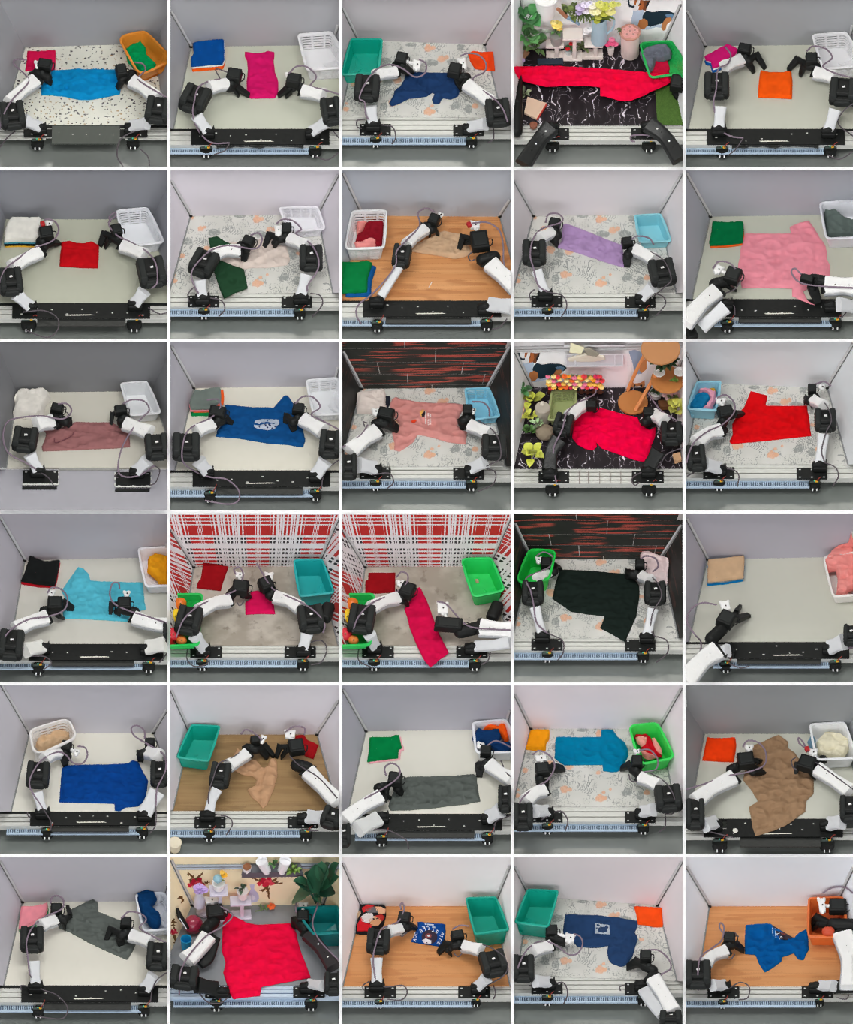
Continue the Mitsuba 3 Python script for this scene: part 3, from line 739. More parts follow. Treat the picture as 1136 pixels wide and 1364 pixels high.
booth(0, 1, 'top-row booth with the magenta top', (130,315), (1075,302), (18,862), (1180,862), (0,88), (1116,172), PLAIN, (198,195,200))
front_a(860, (138,1052,868,965), (305,880,966,990), (0,915,990,1026), [(238,1012),(958,1008)], ragged=14)
stack([((238,92,24),'orange folded cloth, lowest',26,(6,6),'folded_cloth','cloth'),((226,224,222),'white folded cloth between orange and blue',16,(6,0),'folded_cloth','cloth'),((8,76,150),'blue folded cloth, topmost',26,(0,0),'folded_cloth','cloth')],
      [(145,280),(250,266),(352,258),(354,385),(340,420),(136,437),(134,380),(150,350)], 'of the stack beside the magenta top')
cloth('top', 'magenta sleeveless top lying upright between both arms', 'top', [(490,342),(520,350),(565,354),(610,348),(640,335),(685,345),(686,380),(680,400),(690,480),(712,540),(712,620),(690,652),(530,655),(505,630),(502,560),(510,470),(505,400),(490,375)], (206,22,100), 2, 14, 4)
basket('empty white slotted basket in the top-row booth with the magenta top', [(845,235),(1062,220),(1190,450),(905,468)], (224,224,226), 110, 22, .84, slots=True)
arm('left', [(245,878),(172,775)], (165,662,180,225,22), [(255,590),(375,562)], [(388,590),(420,560)], (420,510,100,110,12), [(440,590,520,640,55),(425,600,452,640,40)], None, [[(330,530),(230,558),(180,600),(160,680),(150,770),(190,880),(270,955),(392,958)],[(380,488),(300,465),(325,525)],[(390,960),(360,1010),(290,1035)]], w2=80)
arm('right', [(940,880),(1035,818)], (1062,742,130,225,-8), [(1015,640),(878,612)], [(880,600),(840,575)], (815,540,98,100,12), [(770,600,712,640,58),(800,610,762,648,40)], (775,505,24,24,0), [[(780,500),(830,450),(900,450),(965,515),(925,578),(1000,600),(1118,635)],[(1080,880),(1118,930)],[(960,1050),(1040,1070),(1116,1020)]], w2=86)

booth(0, 2, 'top-row booth with the navy shirt', (100,268), (945,300), (-10,772), (1062,790), (0,65), (1116,25), 'm_floral', WARM, toplabel='floral')
front_b(772, 906, ribs=4, **FB)
basket('teal basket at the back left of the top-row booth with the navy shirt', [(62,268),(262,268),(235,488),(0,500)], (0,160,138), 90, 14, .84)
cloth('shirt', 'crumpled navy shirt spread across the floral sheet of the top-row booth', 'shirt', [(420,490),(480,478),(560,482),(700,488),(760,520),(785,590),(765,640),(720,660),(665,650),(640,690),(605,688),(592,660),(612,625),(598,612),(560,640),(440,655),(385,685),(325,706),(310,685),(340,630),(345,605),(385,570),(410,530)], (30,58,100), 2, 18, 6)
cloth('folded_cloth', 'orange folded cloth in the back right corner beside the navy shirt, top row', 'cloth', [(832,352),(872,336),(920,345),(998,340),(1012,470),(940,462),(880,455),(845,400)], (238,74,26), 2, 18, 3)
arm('left', [(205,830),(188,715)], (165,588,168,215,4), [(215,505),(355,482)], [(360,440),(435,478)], (392,400,78,105,14), [(440,465,475,490,42)], (495,440,60,72,8), [[(510,400),(555,430),(545,495),(480,518),(400,462),(310,435),(220,475),(150,570),(115,660),(150,690),(160,780),(220,830)],[(240,835),(330,850),(355,920),(330,965)],[(150,800),(100,810),(100,850),(130,860)]], w1=82, w2=72)
arm('right', [(845,850),(950,832)], (1030,752,165,225,-6), [(990,690),(828,570)], [(820,520),(780,520)], (745,475,88,112,14), [(760,540,790,600,55)], (797,430,52,82,-14), [[(780,380),(830,360),(900,370),(950,425),(940,485),(870,522),(880,572),(1000,660),(1060,730),(1095,820)],[(1000,860),(1000,930),(960,960)]], w2=86)

booth(0, 3, 'top-row booth with the flower display', (80,330), (1000,285), (0,835), (1116,835), (40,0), (1108,40), 'm_marble', (252,250,250), sidewall=(226,228,230), toplabel='black marble', edge=False, vfloor=800)
alu_beam(832, 942, 4)
for side, q, p in (('left',(168,365,858,930),(255,968)),('right',(778,990,858,928),(893,970))): carriage(side, *q, pod=p, podr=46)
put('turf_mat', flat([(935,585),(1116,560),(1116,832),(950,832)], 8, 8), 'm_turf', None, False, 'green artificial turf mat beside the black marble sheet', 'turf mat')
arm('left', None, None, [(245,850),(170,935),(60,1100)], collar=(250,845), look='black sleeved', c2=BLACK, w2=105, zw=95)
arm('far left', None, None, None, [(18,880),(25,700),(20,520)], look='dark', zw=60, wr=40)
arm('right', None, None, [(890,830),(1000,920),(1095,1070)], None, (1082,560,90,130,10), [(1060,610,1085,660,50)], collar=(890,835), look='black sleeved', c2=BLACK, w2=100, cab=[[(940,915),(860,905),(780,910),(775,940),(800,950)]])
cloth('cloth', 'long red cloth hanging level between both arms over black marble', 'cloth', [(0,448),(180,440),(400,445),(640,462),(860,480),(960,492),(1040,490),(1035,550),(985,578),(930,600),(850,640),(770,672),(710,672),(650,655),(600,640),(572,640),(570,580),(480,572),(350,570),(215,578),(120,555),(40,535),(10,490)], (240,8,62), 55, 14, 5, folds=[([(40,520),(300,515),(520,540),(800,560)],8,16),([(120,470),(500,500),(980,520)],7,14)])
def leaf(base, tip, width, up=.03, curl=.02, n=7):
    """a pointed leaf with a midrib fold, from base to tip (metres)"""
    base, tip = np.asarray(base), np.asarray(tip); d = tip-base; ln = np.linalg.norm(d); d = d/ln
    s = np.cross(d, [0, 0, 1.]); s = s/(np.linalg.norm(s)+1e-9) if np.linalg.norm(s) > .1 else np.array([1., 0, 0]); u = np.cross(s, d)
    v = []
    for i in range(n):
        t = i/(n-1); w = width*(math.sin(math.pi*min(1, t*.92+.06)))**.75*(1-.25*t); c = base+d*ln*t+np.array([0, 0, 1])*(up*math.sin(math.pi*t))
        v += [c-s*w/2+u*curl*.4*w/width, c-u*.004, c+s*w/2+u*curl*.4*w/width]
    f = []
    for i in range(n-1):
        a = i*3; f += [[a, a+1, a+4], [a, a+4, a+3], [a+1, a+2, a+5], [a+1, a+5, a+4]]
    v = np.array(v); k = len(v); f = np.array(f)
    th = u*.002
    e = [(i*3, (i+1)*3) for i in range(n-1)]+[((n-1)*3, (n-1)*3+1), ((n-1)*3+1, (n-1)*3+2)]+[((i+1)*3+2, i*3+2) for i in reversed(range(n-1))]+[(2, 1), (1, 0)]
    side = [[a, b, b+k] for a, b in e]+[[a, b+k, a+k] for a, b in e]
    return trimesh.Trimesh(np.vstack([v, v-th]), np.vstack([f, f[:, ::-1]+k, np.array(side)]), process=False)
def plant(label, cx, cv, z, n, ln, wd, col, seed, pot=None, rise=.5, spread=1., name='plant', cat='plant', tilt=None):
    """leaves on stems round one foot; pot = (radius, height, colour)"""
    rng = random.Random(seed); t = thing(name, label, cat); foot = P(cx, cv, z); cols = [mat(tuple(int(min(255, c*k)) for c in col), .45, 0., .4) for k in (.8, 1., 1.18)]
    if pot:
        R, h, pc = pot
        base = foot-[0, 0, h]
        rr = [(R*.72, 0), (R*.76, .02*h), (R, h), (R*1.05, h), (R*1.05, h*.97), (R*.93, h*.97), (R*.9, h*.86), (.001, h*.86)]
        put('pot', loft([np.c_[np.cos(a)*q+base[0], np.sin(a)*q+base[1], np.full(22, base[2]+y)] for a in [np.arange(22)/22*2*math.pi] for q, y in rr]), mat(pc, .5), t, 40)
    for i in range(n):
        a = 2*math.pi*i/n*1.0+rng.uniform(-.5, .5); q = rng.uniform(.25, 1.)*spread; r0 = ln*.35*q
        s = foot+np.array([math.cos(a)*r0*1.1, math.sin(a)*r0, ln*rise*rng.uniform(.5, 1.1)*(1.1-q*.6)])
        e = s+np.array([math.cos(a)*ln*.75*q, math.sin(a)*ln*.75*q, ln*rng.uniform(-.1, .35)])
        put('stem', tube([foot, (foot+s)/2+[0, 0, .02], s], .0022, 5), cols[0], t)
        put('leaf', leaf(s, e, wd*rng.uniform(.8, 1.15), ln*.12), cols[rng.randrange(3)], t, True)
    return t
def bloom(centre, R, col, parent, seed, petals=9):
    """one flower: two rings of petals round an eye"""
    rng = random.Random(seed); ms = []
    for ring_, (rr, ht, sz) in enumerate(((R*.62, 0, R*.50), (R*.34, R*.3, R*.42))):
        k = petals if ring_ == 0 else petals-3
        for i in range(k):
            a = 2*math.pi*i/k+ring_*.4+rng.uniform(-.15, .15)
            m = trimesh.creation.icosphere(1); v = m.vertices*[sz, sz*.8, sz*.38]
            ca, sa = math.cos(a), math.sin(a); v = v @ np.array([[ca, sa, 0], [-sa, ca, 0], [0, 0, 1]])
            ms.append(trimesh.Trimesh(v+np.asarray(centre)+[ca*rr, sa*rr, ht], m.faces, process=False))
    k = put('flower', trimesh.util.concatenate(ms), mat(col, .7, 0., .2), parent, True, clip=False) if inside(centre, R) else None
    if k: put('eye', balls([np.asarray(centre)+[0, 0, R*.5]], [R*.26]), mat(tuple(int(c*.8) for c in col), .8), k)
def inside(c, R):
    x = c[0]-Tile.c*PITCH; s = c[1]*SN+c[2]*CS+Tile.r*PITCH
    return R*1.1 < x < IN-R*1.1 and -IN+R*1.2 < s < -R*1.2
def lathe(name, bx, bv, z, prof, bsdf, parent=None, label=None, cat=None, group=None, n=26, sy=1.):
    b = P(bx, bv, z)
    return put(name, loft([np.c_[np.cos(a)*q+b[0], np.sin(a)*q*sy+b[1], np.full(n, b[2]+y)] for a in [np.arange(n)/n*2*math.pi] for q, y in prof]), bsdf, parent, 40, label, cat, group)
def dog_poster(label, dx=0, dv=0, sx=1., parts='all'):
    """the long-haired black, white and tan dog printed on the wall paper"""
    t = thing('dog_poster', label, 'poster')
    f = lambda q: [(x*sx+dx, v+dv) for x, v in q]
    wallpatch(t, 'sheet', f([(735,-4),(1080,-4),(1064,225),(1000,240),(760,236),(745,150)]), (253,253,253), .0005, .001)
    wallpatch(t, 'chest', f([(790,66),(830,76),(858,70),(864,120),(850,160),(806,192),(786,176),(776,140),(786,110)]), (186,202,222), .0015, .001, 'bluish white chest')
    wallpatch(t, 'belly_fur', f([(850,150),(900,172),(980,166),(990,190),(940,186),(890,200),(850,204)]), (190,206,226), .001, .001)
    wallpatch(t, 'back', f([(862,92),(880,76),(912,88),(970,80),(1030,82),(1068,96),(1078,112),(1062,128),(1030,140),(1000,158),(960,166),(905,182),(880,178),(858,150),(850,118)]), (26,48,60), .002, .001, 'black back')
    wallpatch(t, 'flank', f([(1000,104),(1040,98),(1066,108),(1050,132),(1018,126)]), (104,138,170), .003, .001, 'blue grey flank')
    wallpatch(t, 'head', f([(800,10),(835,8),(866,14),(880,26),(868,56),(846,74),(816,72),(794,52)]), (182,104,58), .003, .001, 'tan head')
    wallpatch(t, 'blaze', f([(822,4),(836,6),(832,36),(818,50),(806,46),(812,24)]), (244,242,240), .004, .001, 'white blaze')
    wallpatch(t, 'muzzle', f([(784,44),(806,40),(830,50),(824,74),(800,84),(786,68)]), (238,238,240), .004, .001, 'white muzzle')
    wallpatch(t, 'nose', f([(784,48),(796,44),(800,54),(788,58)]), (30,30,34), .005, .001)
    wallpatch(t, 'eye', f([(828,34),(838,32),(838,40),(829,42)]), (30,28,30), .005, .001)
    wallpatch(t, 'mouth_stick', f([(752,14),(764,10),(768,40),(796,50),(794,60),(762,54)]), (34,48,60), .005, .002)
    wallpatch(t, 'ear', f([(856,14),(900,12),(886,48),(872,78),(852,72),(862,44)]), (120,70,44), .004, .001, 'brown ear')
    wallpatch(t, 'ear_edge', f([(886,20),(900,14),(888,46),(876,66),(874,44)]), (40,40,44), .005, .001)
    wallpatch(t, 'shoulder', f([(832,140),(862,128),(886,142),(888,172),(866,196),(842,200),(820,176)]), (186,118,70), .004, .001, 'tan shoulder')
    wallpatch(t, 'haunch', f([(985,158),(1008,124),(1040,120),(1046,140),(1014,168),(1004,204),(988,208),(976,188)]), (194,128,80), .004, .001, 'tan haunch')
    return t
dog_poster('black white and tan dog printed on the wall above the pink rose planter, top row')
def D(x, v, gap): return P(x, v, zg(v, gap))
plant('large-leaved green plant in the top left corner of the flower display', 95, 175, zg(175,120), 12, .16, .11, (66,128,70), 3, None, .8, .7)
plant('broad-leaved plant drooping below the top left plant of the flower display', 110, 270, zg(270,130), 11, .13, .085, (84,136,78), 8, None, .5, .8)
lathe('planter', 212, 112, zg(112,70), [(.052,0),(.056,.01),(.078,.2),(.082,.2),(.082,.192),(.074,.19),(.066,.16),(.001,.16)], mat((240,240,238), .5), None, 'big white planter behind the yellow flower pot', 'planter')
t = thing('trowel', 'garden trowel with brown and blue handle leaning over the display stands', 'trowel')
put('handle', balls([D(292,70,120), D(345,120,120)], [.013,.014]), mat((168,112,84), .5), t); put('blade', hull(np.vstack([D(348,122,120)+_ico*.012, D(392,140,120)+_ico*.014, D(428,168,120)+_ico*.009])), mat((136,166,190), .4), t)
def stand(label, x, v, w, d, gap, col=(232,222,216)):
    """a little display table: slab, leg and foot; x, v = middle of the slab's top"""
    t = thing('display_stand', label, 'display stand'); m = mat(col, .6); h = zg(v, gap)
    put('top', rbox(P(x, v, h), (w/1000, d/1000, .02), 0, .004), m, t)
    c = P(x, v, h); z0 = P(0, 0, 10)[2]; put('leg', rbox([c[0]+.012, c[1]-.02, (c[2]+z0)/2], (.026, .022, c[2]-z0-.01), 0, .004), m, t)
    put('foot', rbox([c[0], c[1], P(0, 0, 8)[2]], (w/1000*.95, d/1000*.9, .014), 0, .004), m, t)
    return t
stand('low left display stand under the yellow flower pot', 272, 298, 120, 66, 80)
stand('tall middle display stand behind the red flower pot', 390, 235, 132, 100, 90)
stand('right display stand carrying the pale blue jug', 530, 288, 124, 80, 70)
put('display_board', rbox(P(420,376,7), (.345,.06,.012), 0, .004), mat((222,212,204), .6), None, 35, 'long pale board under the display stands of the top-row flower display', 'board')
def flowerpot(label, px, pv, gap, R, h, pc, blooms, seed, leaves=6, lcol=(86,128,74)):
    z = zg(pv, gap)
    t = plant(label, px, pv, z, leaves, .06, .03, lcol, seed, (R, h, pc), .5, .8, 'flower_pot', 'flower pot')
    for i, (x, v, r_, col) in enumerate(blooms): bloom(P(x, v, zg(v, gap+14)), r_/1000, col, t, seed+i)
    return t
flowerpot('grey pot with a yellow flower on the low left display stand', 283, 232, 80, .044, .10, (156,156,152), [(285,172,36,(246,222,120)),(262,158,20,(250,232,150)),(300,195,22,(240,206,110))], 11)
flowerpot('little pot with two red flowers under the tall display stand', 365, 338, 75, .026, .05, (206,212,212), [(380,296,15,(212,44,48)),(357,328,16,(206,36,44))], 12, 7)
flowerpot('toadstool-like white cup with a pink flower ball', 643, 318, 80, .024, .07, (240,230,226), [(650,290,26,(232,96,140)),(622,300,20,(222,70,120)),(674,298,20,(236,120,156)),(650,268,20,(240,130,164))], 13, 3)
t = thing('jug', 'pale blue jug with a handle holding the bouquet', 'jug'); mj = mat((166,196,208), .45)
zj = zg(276, 66)
lathe('body', 566, 276, zj, [(.052,0),(.055,.008),(.053,.08),(.047,.19),(.050,.245),(.046,.245),(.043,.19),(.048,.08),(.001,.02)], mj, t)
put('handle', tube([D(604,150,70), D(640,115,72), D(664,140,74), D(655,195,72), D(612,235,70)], .008, 8), mj, t)
t = thing('bouquet', 'bouquet of lime and white flowers standing in the pale blue jug', 'bouquet')
rng = random.Random(5)
for i, (x, v, r_, col) in enumerate([(540,80,40,(244,240,190)),(600,52,36,(206,208,90)),(570,40,30,(222,220,120)),(640,85,34,(232,226,150)),(520,50,28,(246,240,220)),(600,100,28,(190,192,80)),(560,120,26,(200,204,96)),(655,40,26,(214,214,110)),(625,60,26,(238,232,170)),(550,150,20,(176,180,70)),(690,40,18,(206,208,120))]): bloom(D(x, v, 90+rng.random()*20), r_/1000, col, t, 40+i, 10)
for i in range(8): put('leaf', leaf(D(565,150,80), D(500+24*i, 150-14*(i % 3), 90), .03), mat((126,146,60), .6), t, True)
t = thing('bouquet', 'lilac and white blossoms left of the jug', 'bouquet')
for i, (x, v, r_, col) in enumerate([(440,60,32,(206,190,222)),(470,42,28,(226,216,236)),(430,92,24,(190,176,214)),(480,82,28,(236,228,238)),(505,36,24,(226,220,240)),(490,205,26,(244,240,242)),(476,226,18,(232,230,232))]): bloom(D(x, v, 90), r_/1000, col, t, 60+i)
for i in range(7): put('leaf', leaf(D(450,100,80), D(400+22*i, 150+12*(i % 2), 80), .03), mat((104,126,74), .6), t, True)
plant('dark leafy plant behind the trowel', 370, 110, zg(110,80), 12, .085, .045, (96,112,56), 21)
t = thing('planter', 'round birch-bark planter topped with pink roses', 'planter'); zp = zg(360, 75); hp = .215
lathe('body', 770, 360, max(zp, 4), [(.058,0),(.061,.004),(.060,hp*.5),(.064,hp),(.060,hp),(.056,hp-.008),(.001,hp-.008)], mat((220,202,196), .6), t)
lathe('rim', 770, 360, max(zp, 4), [(.060,hp),(.069,hp+.004),(.070,hp+.014),(.060,hp+.018),(.055,hp+.010)], mat((196,140,124), .6), t)
zt = max(zp, 4)+hp*1000+12
for i, (dx, dv) in enumerate([(0,0),(-34,-10),(34,-6),(0,-28),(-20,20),(24,22)]): bloom(P(768+dx, 360-zt*CS+max(zp,4)*CS+dv, zt), .026, (230,172,166), t, 80+i)
for i in range(4): put('leaf', leaf(D(725,235,70), D(672+12*i, 205+18*i, 70), .026), mat((104,124,80), .6), t, True)
plant('ferny plant left of the display stands', 140, 330, zg(330,90), 14, .10, .04, (110,146,84), 22)
plant('grey-leaved plant beside the left display stand', 195, 245, zg(245,80), 9, .07, .032, (160,170,160), 23)
plant('dark ivy between the display stands', 465, 325, zg(325,70), 11, .06, .03, (98,110,70), 24)
t = thing('crate', 'wooden crate with plants on the left edge of the flower display', 'crate'); mcr = mat((196,150,116), .6)
for i in range(3): put('slat', prism([P(78+i*3, 250+i*44, 70-i*18), P(100+i*3, 262+i*44, 70-i*18), P(60, 392+i*4, 68-i*18), P(44, 380+i*4, 68-i*18)], (0, 0, -.012)), mcr, t, False)
put('board', rbox(P(30,248,70), (.10,.05,.014), -12, .003), mat((240,226,200), .6), t)
put('bottom', flat([(2,262),(92,262),(60,400),(2,400)], 8, 10), mcr, t, False)
plant('bushy plant inside the wooden crate', 30, 315, 50, 9, .06, .035, (92,124,66), 25)
t = thing('bouquet', 'lilac flower head at the left edge above the red cloth', 'bouquet')
for i, (x, v, r_) in enumerate([(35,385,34),(52,405,22),(30,362,20),(36,412,20)]): bloom(P(x, v, 60), r_/1000, (196,170,216), t, 90+i)
put('book', rbox(P(242,415,14), (.17,.05,.022), 2, .003), mat((44,58,74), .5), None, 35, 'dark blue book behind the long red cloth', 'book')
t = thing('box', 'small beige box with red edges lying on the black marble', 'box')
put('body', flat([(90,648),(215,690),(150,795),(68,755)], 20, 16), mat((226,196,170), .6), t, False); put('edge', flat([(215,690),(222,696),(156,802),(150,795)], 17, 12), mat((190,60,50), .6), t, False)
plant('faded green sprig beside the beige box', 70, 640, 20, 7, .06, .03, (130,140,110), 26)
lathe('pot', 130, 850, 10, [(.018,0),(.024,.004),(.026,.026),(.018,.03)], mat((140,84,62), .6), None, 'small brown pot at the beam under the beige box', 'pot')
basket('green basket with grey and red clothes at the right of the flower display', [(838,292),(1040,280),(1160,480),(905,520)], (30,176,84), 110, 26, .8)
cloth('cloth', 'red cloth inside the green basket beside the turf mat', 'cloth', [(930,400),(1018,396),(1040,470),(1020,490),(900,492)], (200,20,60), 40, 30, 8, wr=16)
cloth('cloth', 'charcoal grey cloth draped over the green basket, flower display', 'cloth', [(832,345),(880,318),(960,300),(1010,295),(1045,340),(1040,375),(990,395),(940,395),(925,450),(895,480),(870,420)], (104,108,120), 70, 44, 10, wr=18)

booth(0, 4, 'top-row booth with the orange folded cloth', (150,310), (1110,298), (35,862), (1190,862), (20,78), (1136,175), PLAIN, (188,187,192))
front_a(860, (140,1052,868,965), (305,880,966,990), (0,915,990,1026), [(240,1012),(958,1008)], ragged=14)
stack([((16,84,160),'blue folded cloth, lowest',18,(0,8),'folded_cloth','cloth'),((232,228,232),'white folded cloth between blue and magenta',14,(6,0),'folded_cloth','cloth'),((206,26,112),'magenta folded cloth, topmost',20,(0,0),'folded_cloth','cloth')],
      [(148,372),(300,288),(345,310),(372,328),(345,370),(310,392),(240,440),(200,452),(188,405),(155,398)], 'beside the left arm, orange cloth booth')
cloth('folded_cloth', 'orange folded cloth lying alone in the middle of the white table', 'cloth', [(520,470),(535,468),(545,476),(640,480),(725,474),(730,560),(726,652),(620,646),(500,643),(505,560),(515,490)], (242,88,16), 2, 26, 3, w=10)
basket('empty white slotted basket in the top-row booth with the orange folded cloth', [(865,238),(1085,222),(1210,440),(935,462)], (226,226,228), 110, 22, .84, slots=True)
arm('left', [(240,862),(250,715)], (225,572,168,215,0), [(275,450),(388,402)], [(392,388),(440,410)], (412,335,88,84,14), [(490,370,548,455,48),(440,425,475,482,52)], None, [[(285,318),(320,370),(300,430),(235,470),(222,600),(205,700),(240,850),(310,910),(400,925)],[(400,925),(350,1000),(300,1040)]], w1=86, w2=80)
arm('right', [(965,875),(1010,735)], (1062,612,182,225,4), [(1015,520),(882,490)], [(885,450),(832,440)], (855,402,82,104,0), [(765,400,702,468,52),(800,460,780,505,50)], None, [[(825,345),(870,312),(950,330),(992,390),(930,445),(1000,490),(1138,530)],[(1138,690),(1060,750),(1030,830),(1138,920)],[(960,1040),(1040,1065),(1130,1010)]], w1=86, w2=84)

# ---- row 2 -------------------------------------------------------
booth(1, 0, 'second-row booth with the red folded shirt', (38,322), (1010,322), (-60,880), (1150,880), (0,195), (1116,100), PLAIN, COOL, posts=False)
front_a(880, (90,1002,886,978), (255,840,976,1032), None, [(198,1018),(897,1018)], 50)
stack([((214,160,40),'mustard folded cloth, lowest',10,(6,0),'folded_cloth','cloth'),((28,34,36),'black folded cloth above mustard',26,(0,0),'folded_cloth','cloth'),((60,130,150),'teal folded cloth under the white one',10,(0,0),'folded_cloth','cloth'),((228,226,218),'white folded cloth, topmost',34,(0,0),'folded_cloth','cloth')],
      [(78,302),(180,306),(276,304),(276,420),(240,462),(130,458),(32,462),(36,400),(50,345)], 'of the stack beside the red folded shirt')
cloth('folded_shirt', 'small dark red folded shirt between the gripper jaws on the white table', 'shirt', [(405,470),(470,462),(500,474),(560,478),(610,464),(660,490),(660,560),(654,636),(540,634),(400,624),(404,560),(412,490)], (186,14,24), 2, 26, 3, w=9, folds=[([(420,505),(540,520),(655,515)],-5,6)])
basket('empty white slotted basket in the second-row booth with the red folded shirt', [(775,268),(980,250),(1092,475),(850,500)], (226,228,232), 115, 26, .82, slots=True)
arm('left', [(205,900),(115,818)], (80,732,158,225,-6), [(85,640),(170,590),(268,540)], [(275,470),(300,505)], (312,420,95,110,-10), [(350,480,398,478,72),(295,540,312,510,34)], (330,358,46,44,0), [[(270,370),(310,325),(370,340),(395,400),(350,470),(220,520),(110,600),(40,660),(0,770)],[(160,940),(300,930),(390,980),(390,1060),(320,1108),(180,1060)]], w1=92, w2=88, red=(288,355))
arm('right', [(905,880),(965,800)], (1012,670,185,245,-10), [(970,560),(818,500)], [(812,480),(765,450)], (778,402,74,100,-14), [(700,420,668,495,58),(722,470,700,510,40)], None, [[(740,340),(728,310),(765,278),(770,300),(725,350),(780,430),(880,480),(980,540),(1040,620),(1050,740),(1012,785)],[(990,910),(1060,950),(1116,945)]], w1=92, w2=82)

booth(1, 1, 'second-row booth with the green and cream shirt', (130,300), (975,290), (-10,812), (1075,812), (0,70), (1116,30), 'm_floral', (214,208,224), toplabel='floral')
front_b(812, 906, ribs=3, **FB)
sh, hh = cloth('shirt', 'cream and dark green shirt gathered under both grippers on the floral sheet', 'shirt', [(250,445),(310,435),(360,470),(420,470),(520,480),(640,430),(660,375),(690,420),(700,490),(770,500),(790,590),(775,620),(640,640),(540,640),(485,650),(495,700),(510,775),(430,805),(355,845),(330,790),(300,700),(280,640),(300,590),(390,560),(330,500),(262,505),(258,470)], (214,200,190), 2, 13, 2.6, folds=[([(400,590),(480,625),(560,600),(700,520)],10,10),([(590,520),(660,600),(740,640)],9,8),([(640,400),(620,500),(560,560)],8,9)])
for q in ([(250,446),(308,434),(354,466),(430,500),(440,520),(330,500),(262,506)], [(338,598),(420,632),(484,652),(496,705),(511,776),(430,806),(354,846),(330,790),(300,700),(280,640),(300,598)]): decal(sh, 'green_panel', q, (30,66,42), 2, hh, 10.0, 9.0, 'dark green panel', 7.)
basket('empty white slotted basket in the second-row booth with floral sheet', [(722,246),(968,244),(1018,385),(785,402)], (226,226,230), 100, 18, .84, slots=True)
arm('left', [(212,840),(195,725)], (222,612,165,215,24), [(275,560),(360,530),(452,530)], [(465,500),(500,520)], (515,475,82,82,24), [(500,540,480,605,66)], None, [[(530,430),(580,415),(605,460),(560,520),(400,500),(290,520),(200,590),(140,680),(165,780),(210,840)],[(210,840),(330,860),(360,920),(320,970)],[(160,770),(118,820),(125,870)]], w1=82, w2=80)
arm('right', [(862,835),(900,690)], (930,577,155,205,0), [(905,500),(788,450)], [(795,440),(725,452)], (768,390,66,92,0), [(655,425,620,508,52),(690,480,700,515,62)], (712,400,52,74,0), [[(700,355),(740,325),(810,335),(865,390),(830,420),(930,490),(980,590),(970,670),(910,760),(905,800)],[(930,815),(990,830),(1005,890),(940,970)]], w1=84, w2=78)

booth(1, 2, 'second-row booth with the wooden table', (130,298), (1045,305), (-25,862), (1190,862), (0,22), (1116,195), 'm_wood', (198,198,204), toplabel='wooden planked')
front_a(858, (138,1052,868,968), (290,852,950,1012), (0,915,976,1026), [(232,1028),(955,1020)], 40)
basket('white basket with red and pink clothes at the back left of the wooden table', [(70,272),(292,266),(275,510),(22,520)], (220,222,222), 100, 26, .84, slots=True)
cloth('cloth', 'crumpled dark red cloth inside the white basket on the wooden table', 'cloth', [(175,330),(225,318),(278,310),(275,420),(265,490),(215,500),(150,480),(85,470),(100,420),(135,400),(150,355)], (136,22,36), 30, 40, 12, wr=18)
cloth('cloth', 'pink cloth at the front of the white basket on the wooden table', 'cloth', [(82,470),(130,468),(190,440),(230,455),(222,490),(160,512),(90,508)], (240,150,146), 55, 28, 6, wr=18)
cloth('cloth', 'pink cloth at the back of the white basket on the wooden table', 'cloth', [(95,330),(140,325),(172,335),(150,360),(130,400),(95,425)], (226,140,134), 45, 28, 8, wr=16)
stack([((20,86,150),'blue folded cloth beneath the green one',26,(26,10),'folded_cloth','cloth'),((8,120,62),'green folded cloth, upper one',26,(0,0),'folded_cloth','cloth')], [(-4,600),(90,604),(165,592),(200,608),(190,640),(170,700),(165,798),(80,802),(-4,804)], 'at the left edge of the wooden table')
cloth('cloth', 'thin beige cloth stretched between both grippers on the wooden table', 'cloth', [(490,480),(560,455),(650,400),(690,398),(800,420),(850,520),(860,545),(800,570),(740,580),(640,560),(540,545),(455,530)], (196,164,132), 3, 14, 6)
put('white_thread', tube([P(572,775,3), P(582,760,4), P(594,738,3)], .0025, 6), mat((230,224,214)), None, True, 'short white thread on the front of the wooden table', 'thread')
arm('left', [(255,840),(325,730),(375,640)], (395,565,122,178,8), [(425,490),(480,440),(548,388)], [(555,372),(592,390)], (607,330,72,92,20), [(620,400,640,432,42),(580,420,578,452,24)], (650,298,26,22,10), [[(612,275),(555,250),(502,285),(512,370),(425,465),(360,540),(350,640),(220,800),(110,890),(95,960),(125,1015)]], w1=66, w2=72, collar=(228,862))
arm('right', [(975,890),(1130,905)], None, [(1150,770),(1060,690),(985,620)], [(1005,575),(925,595)], (910,470,120,170,-8), [(800,440,772,530,48),(832,480,800,470,42)], (880,365,74,62,0), [[(860,350),(960,345),(1040,400),(1065,500),(1070,620),(1112,700)],[(1090,985),(1040,1040),(990,1055)],[(860,540),(835,570),(850,600),(880,590)]], w1=112, w2=112, collar=(945,905), red=(840,360), zw=120, wr=44)
t = thing('box', 'small orange box with a black insert in the bottom right corner', 'box')
put('body', rbox(P(1052,1095,-240), (.16,.07,.05), 0, .006), mat((206,130,84), .5), t); put('insert', rbox(P(1056,1092,-214), (.10,.04,.02), 0, .006), MK, t)

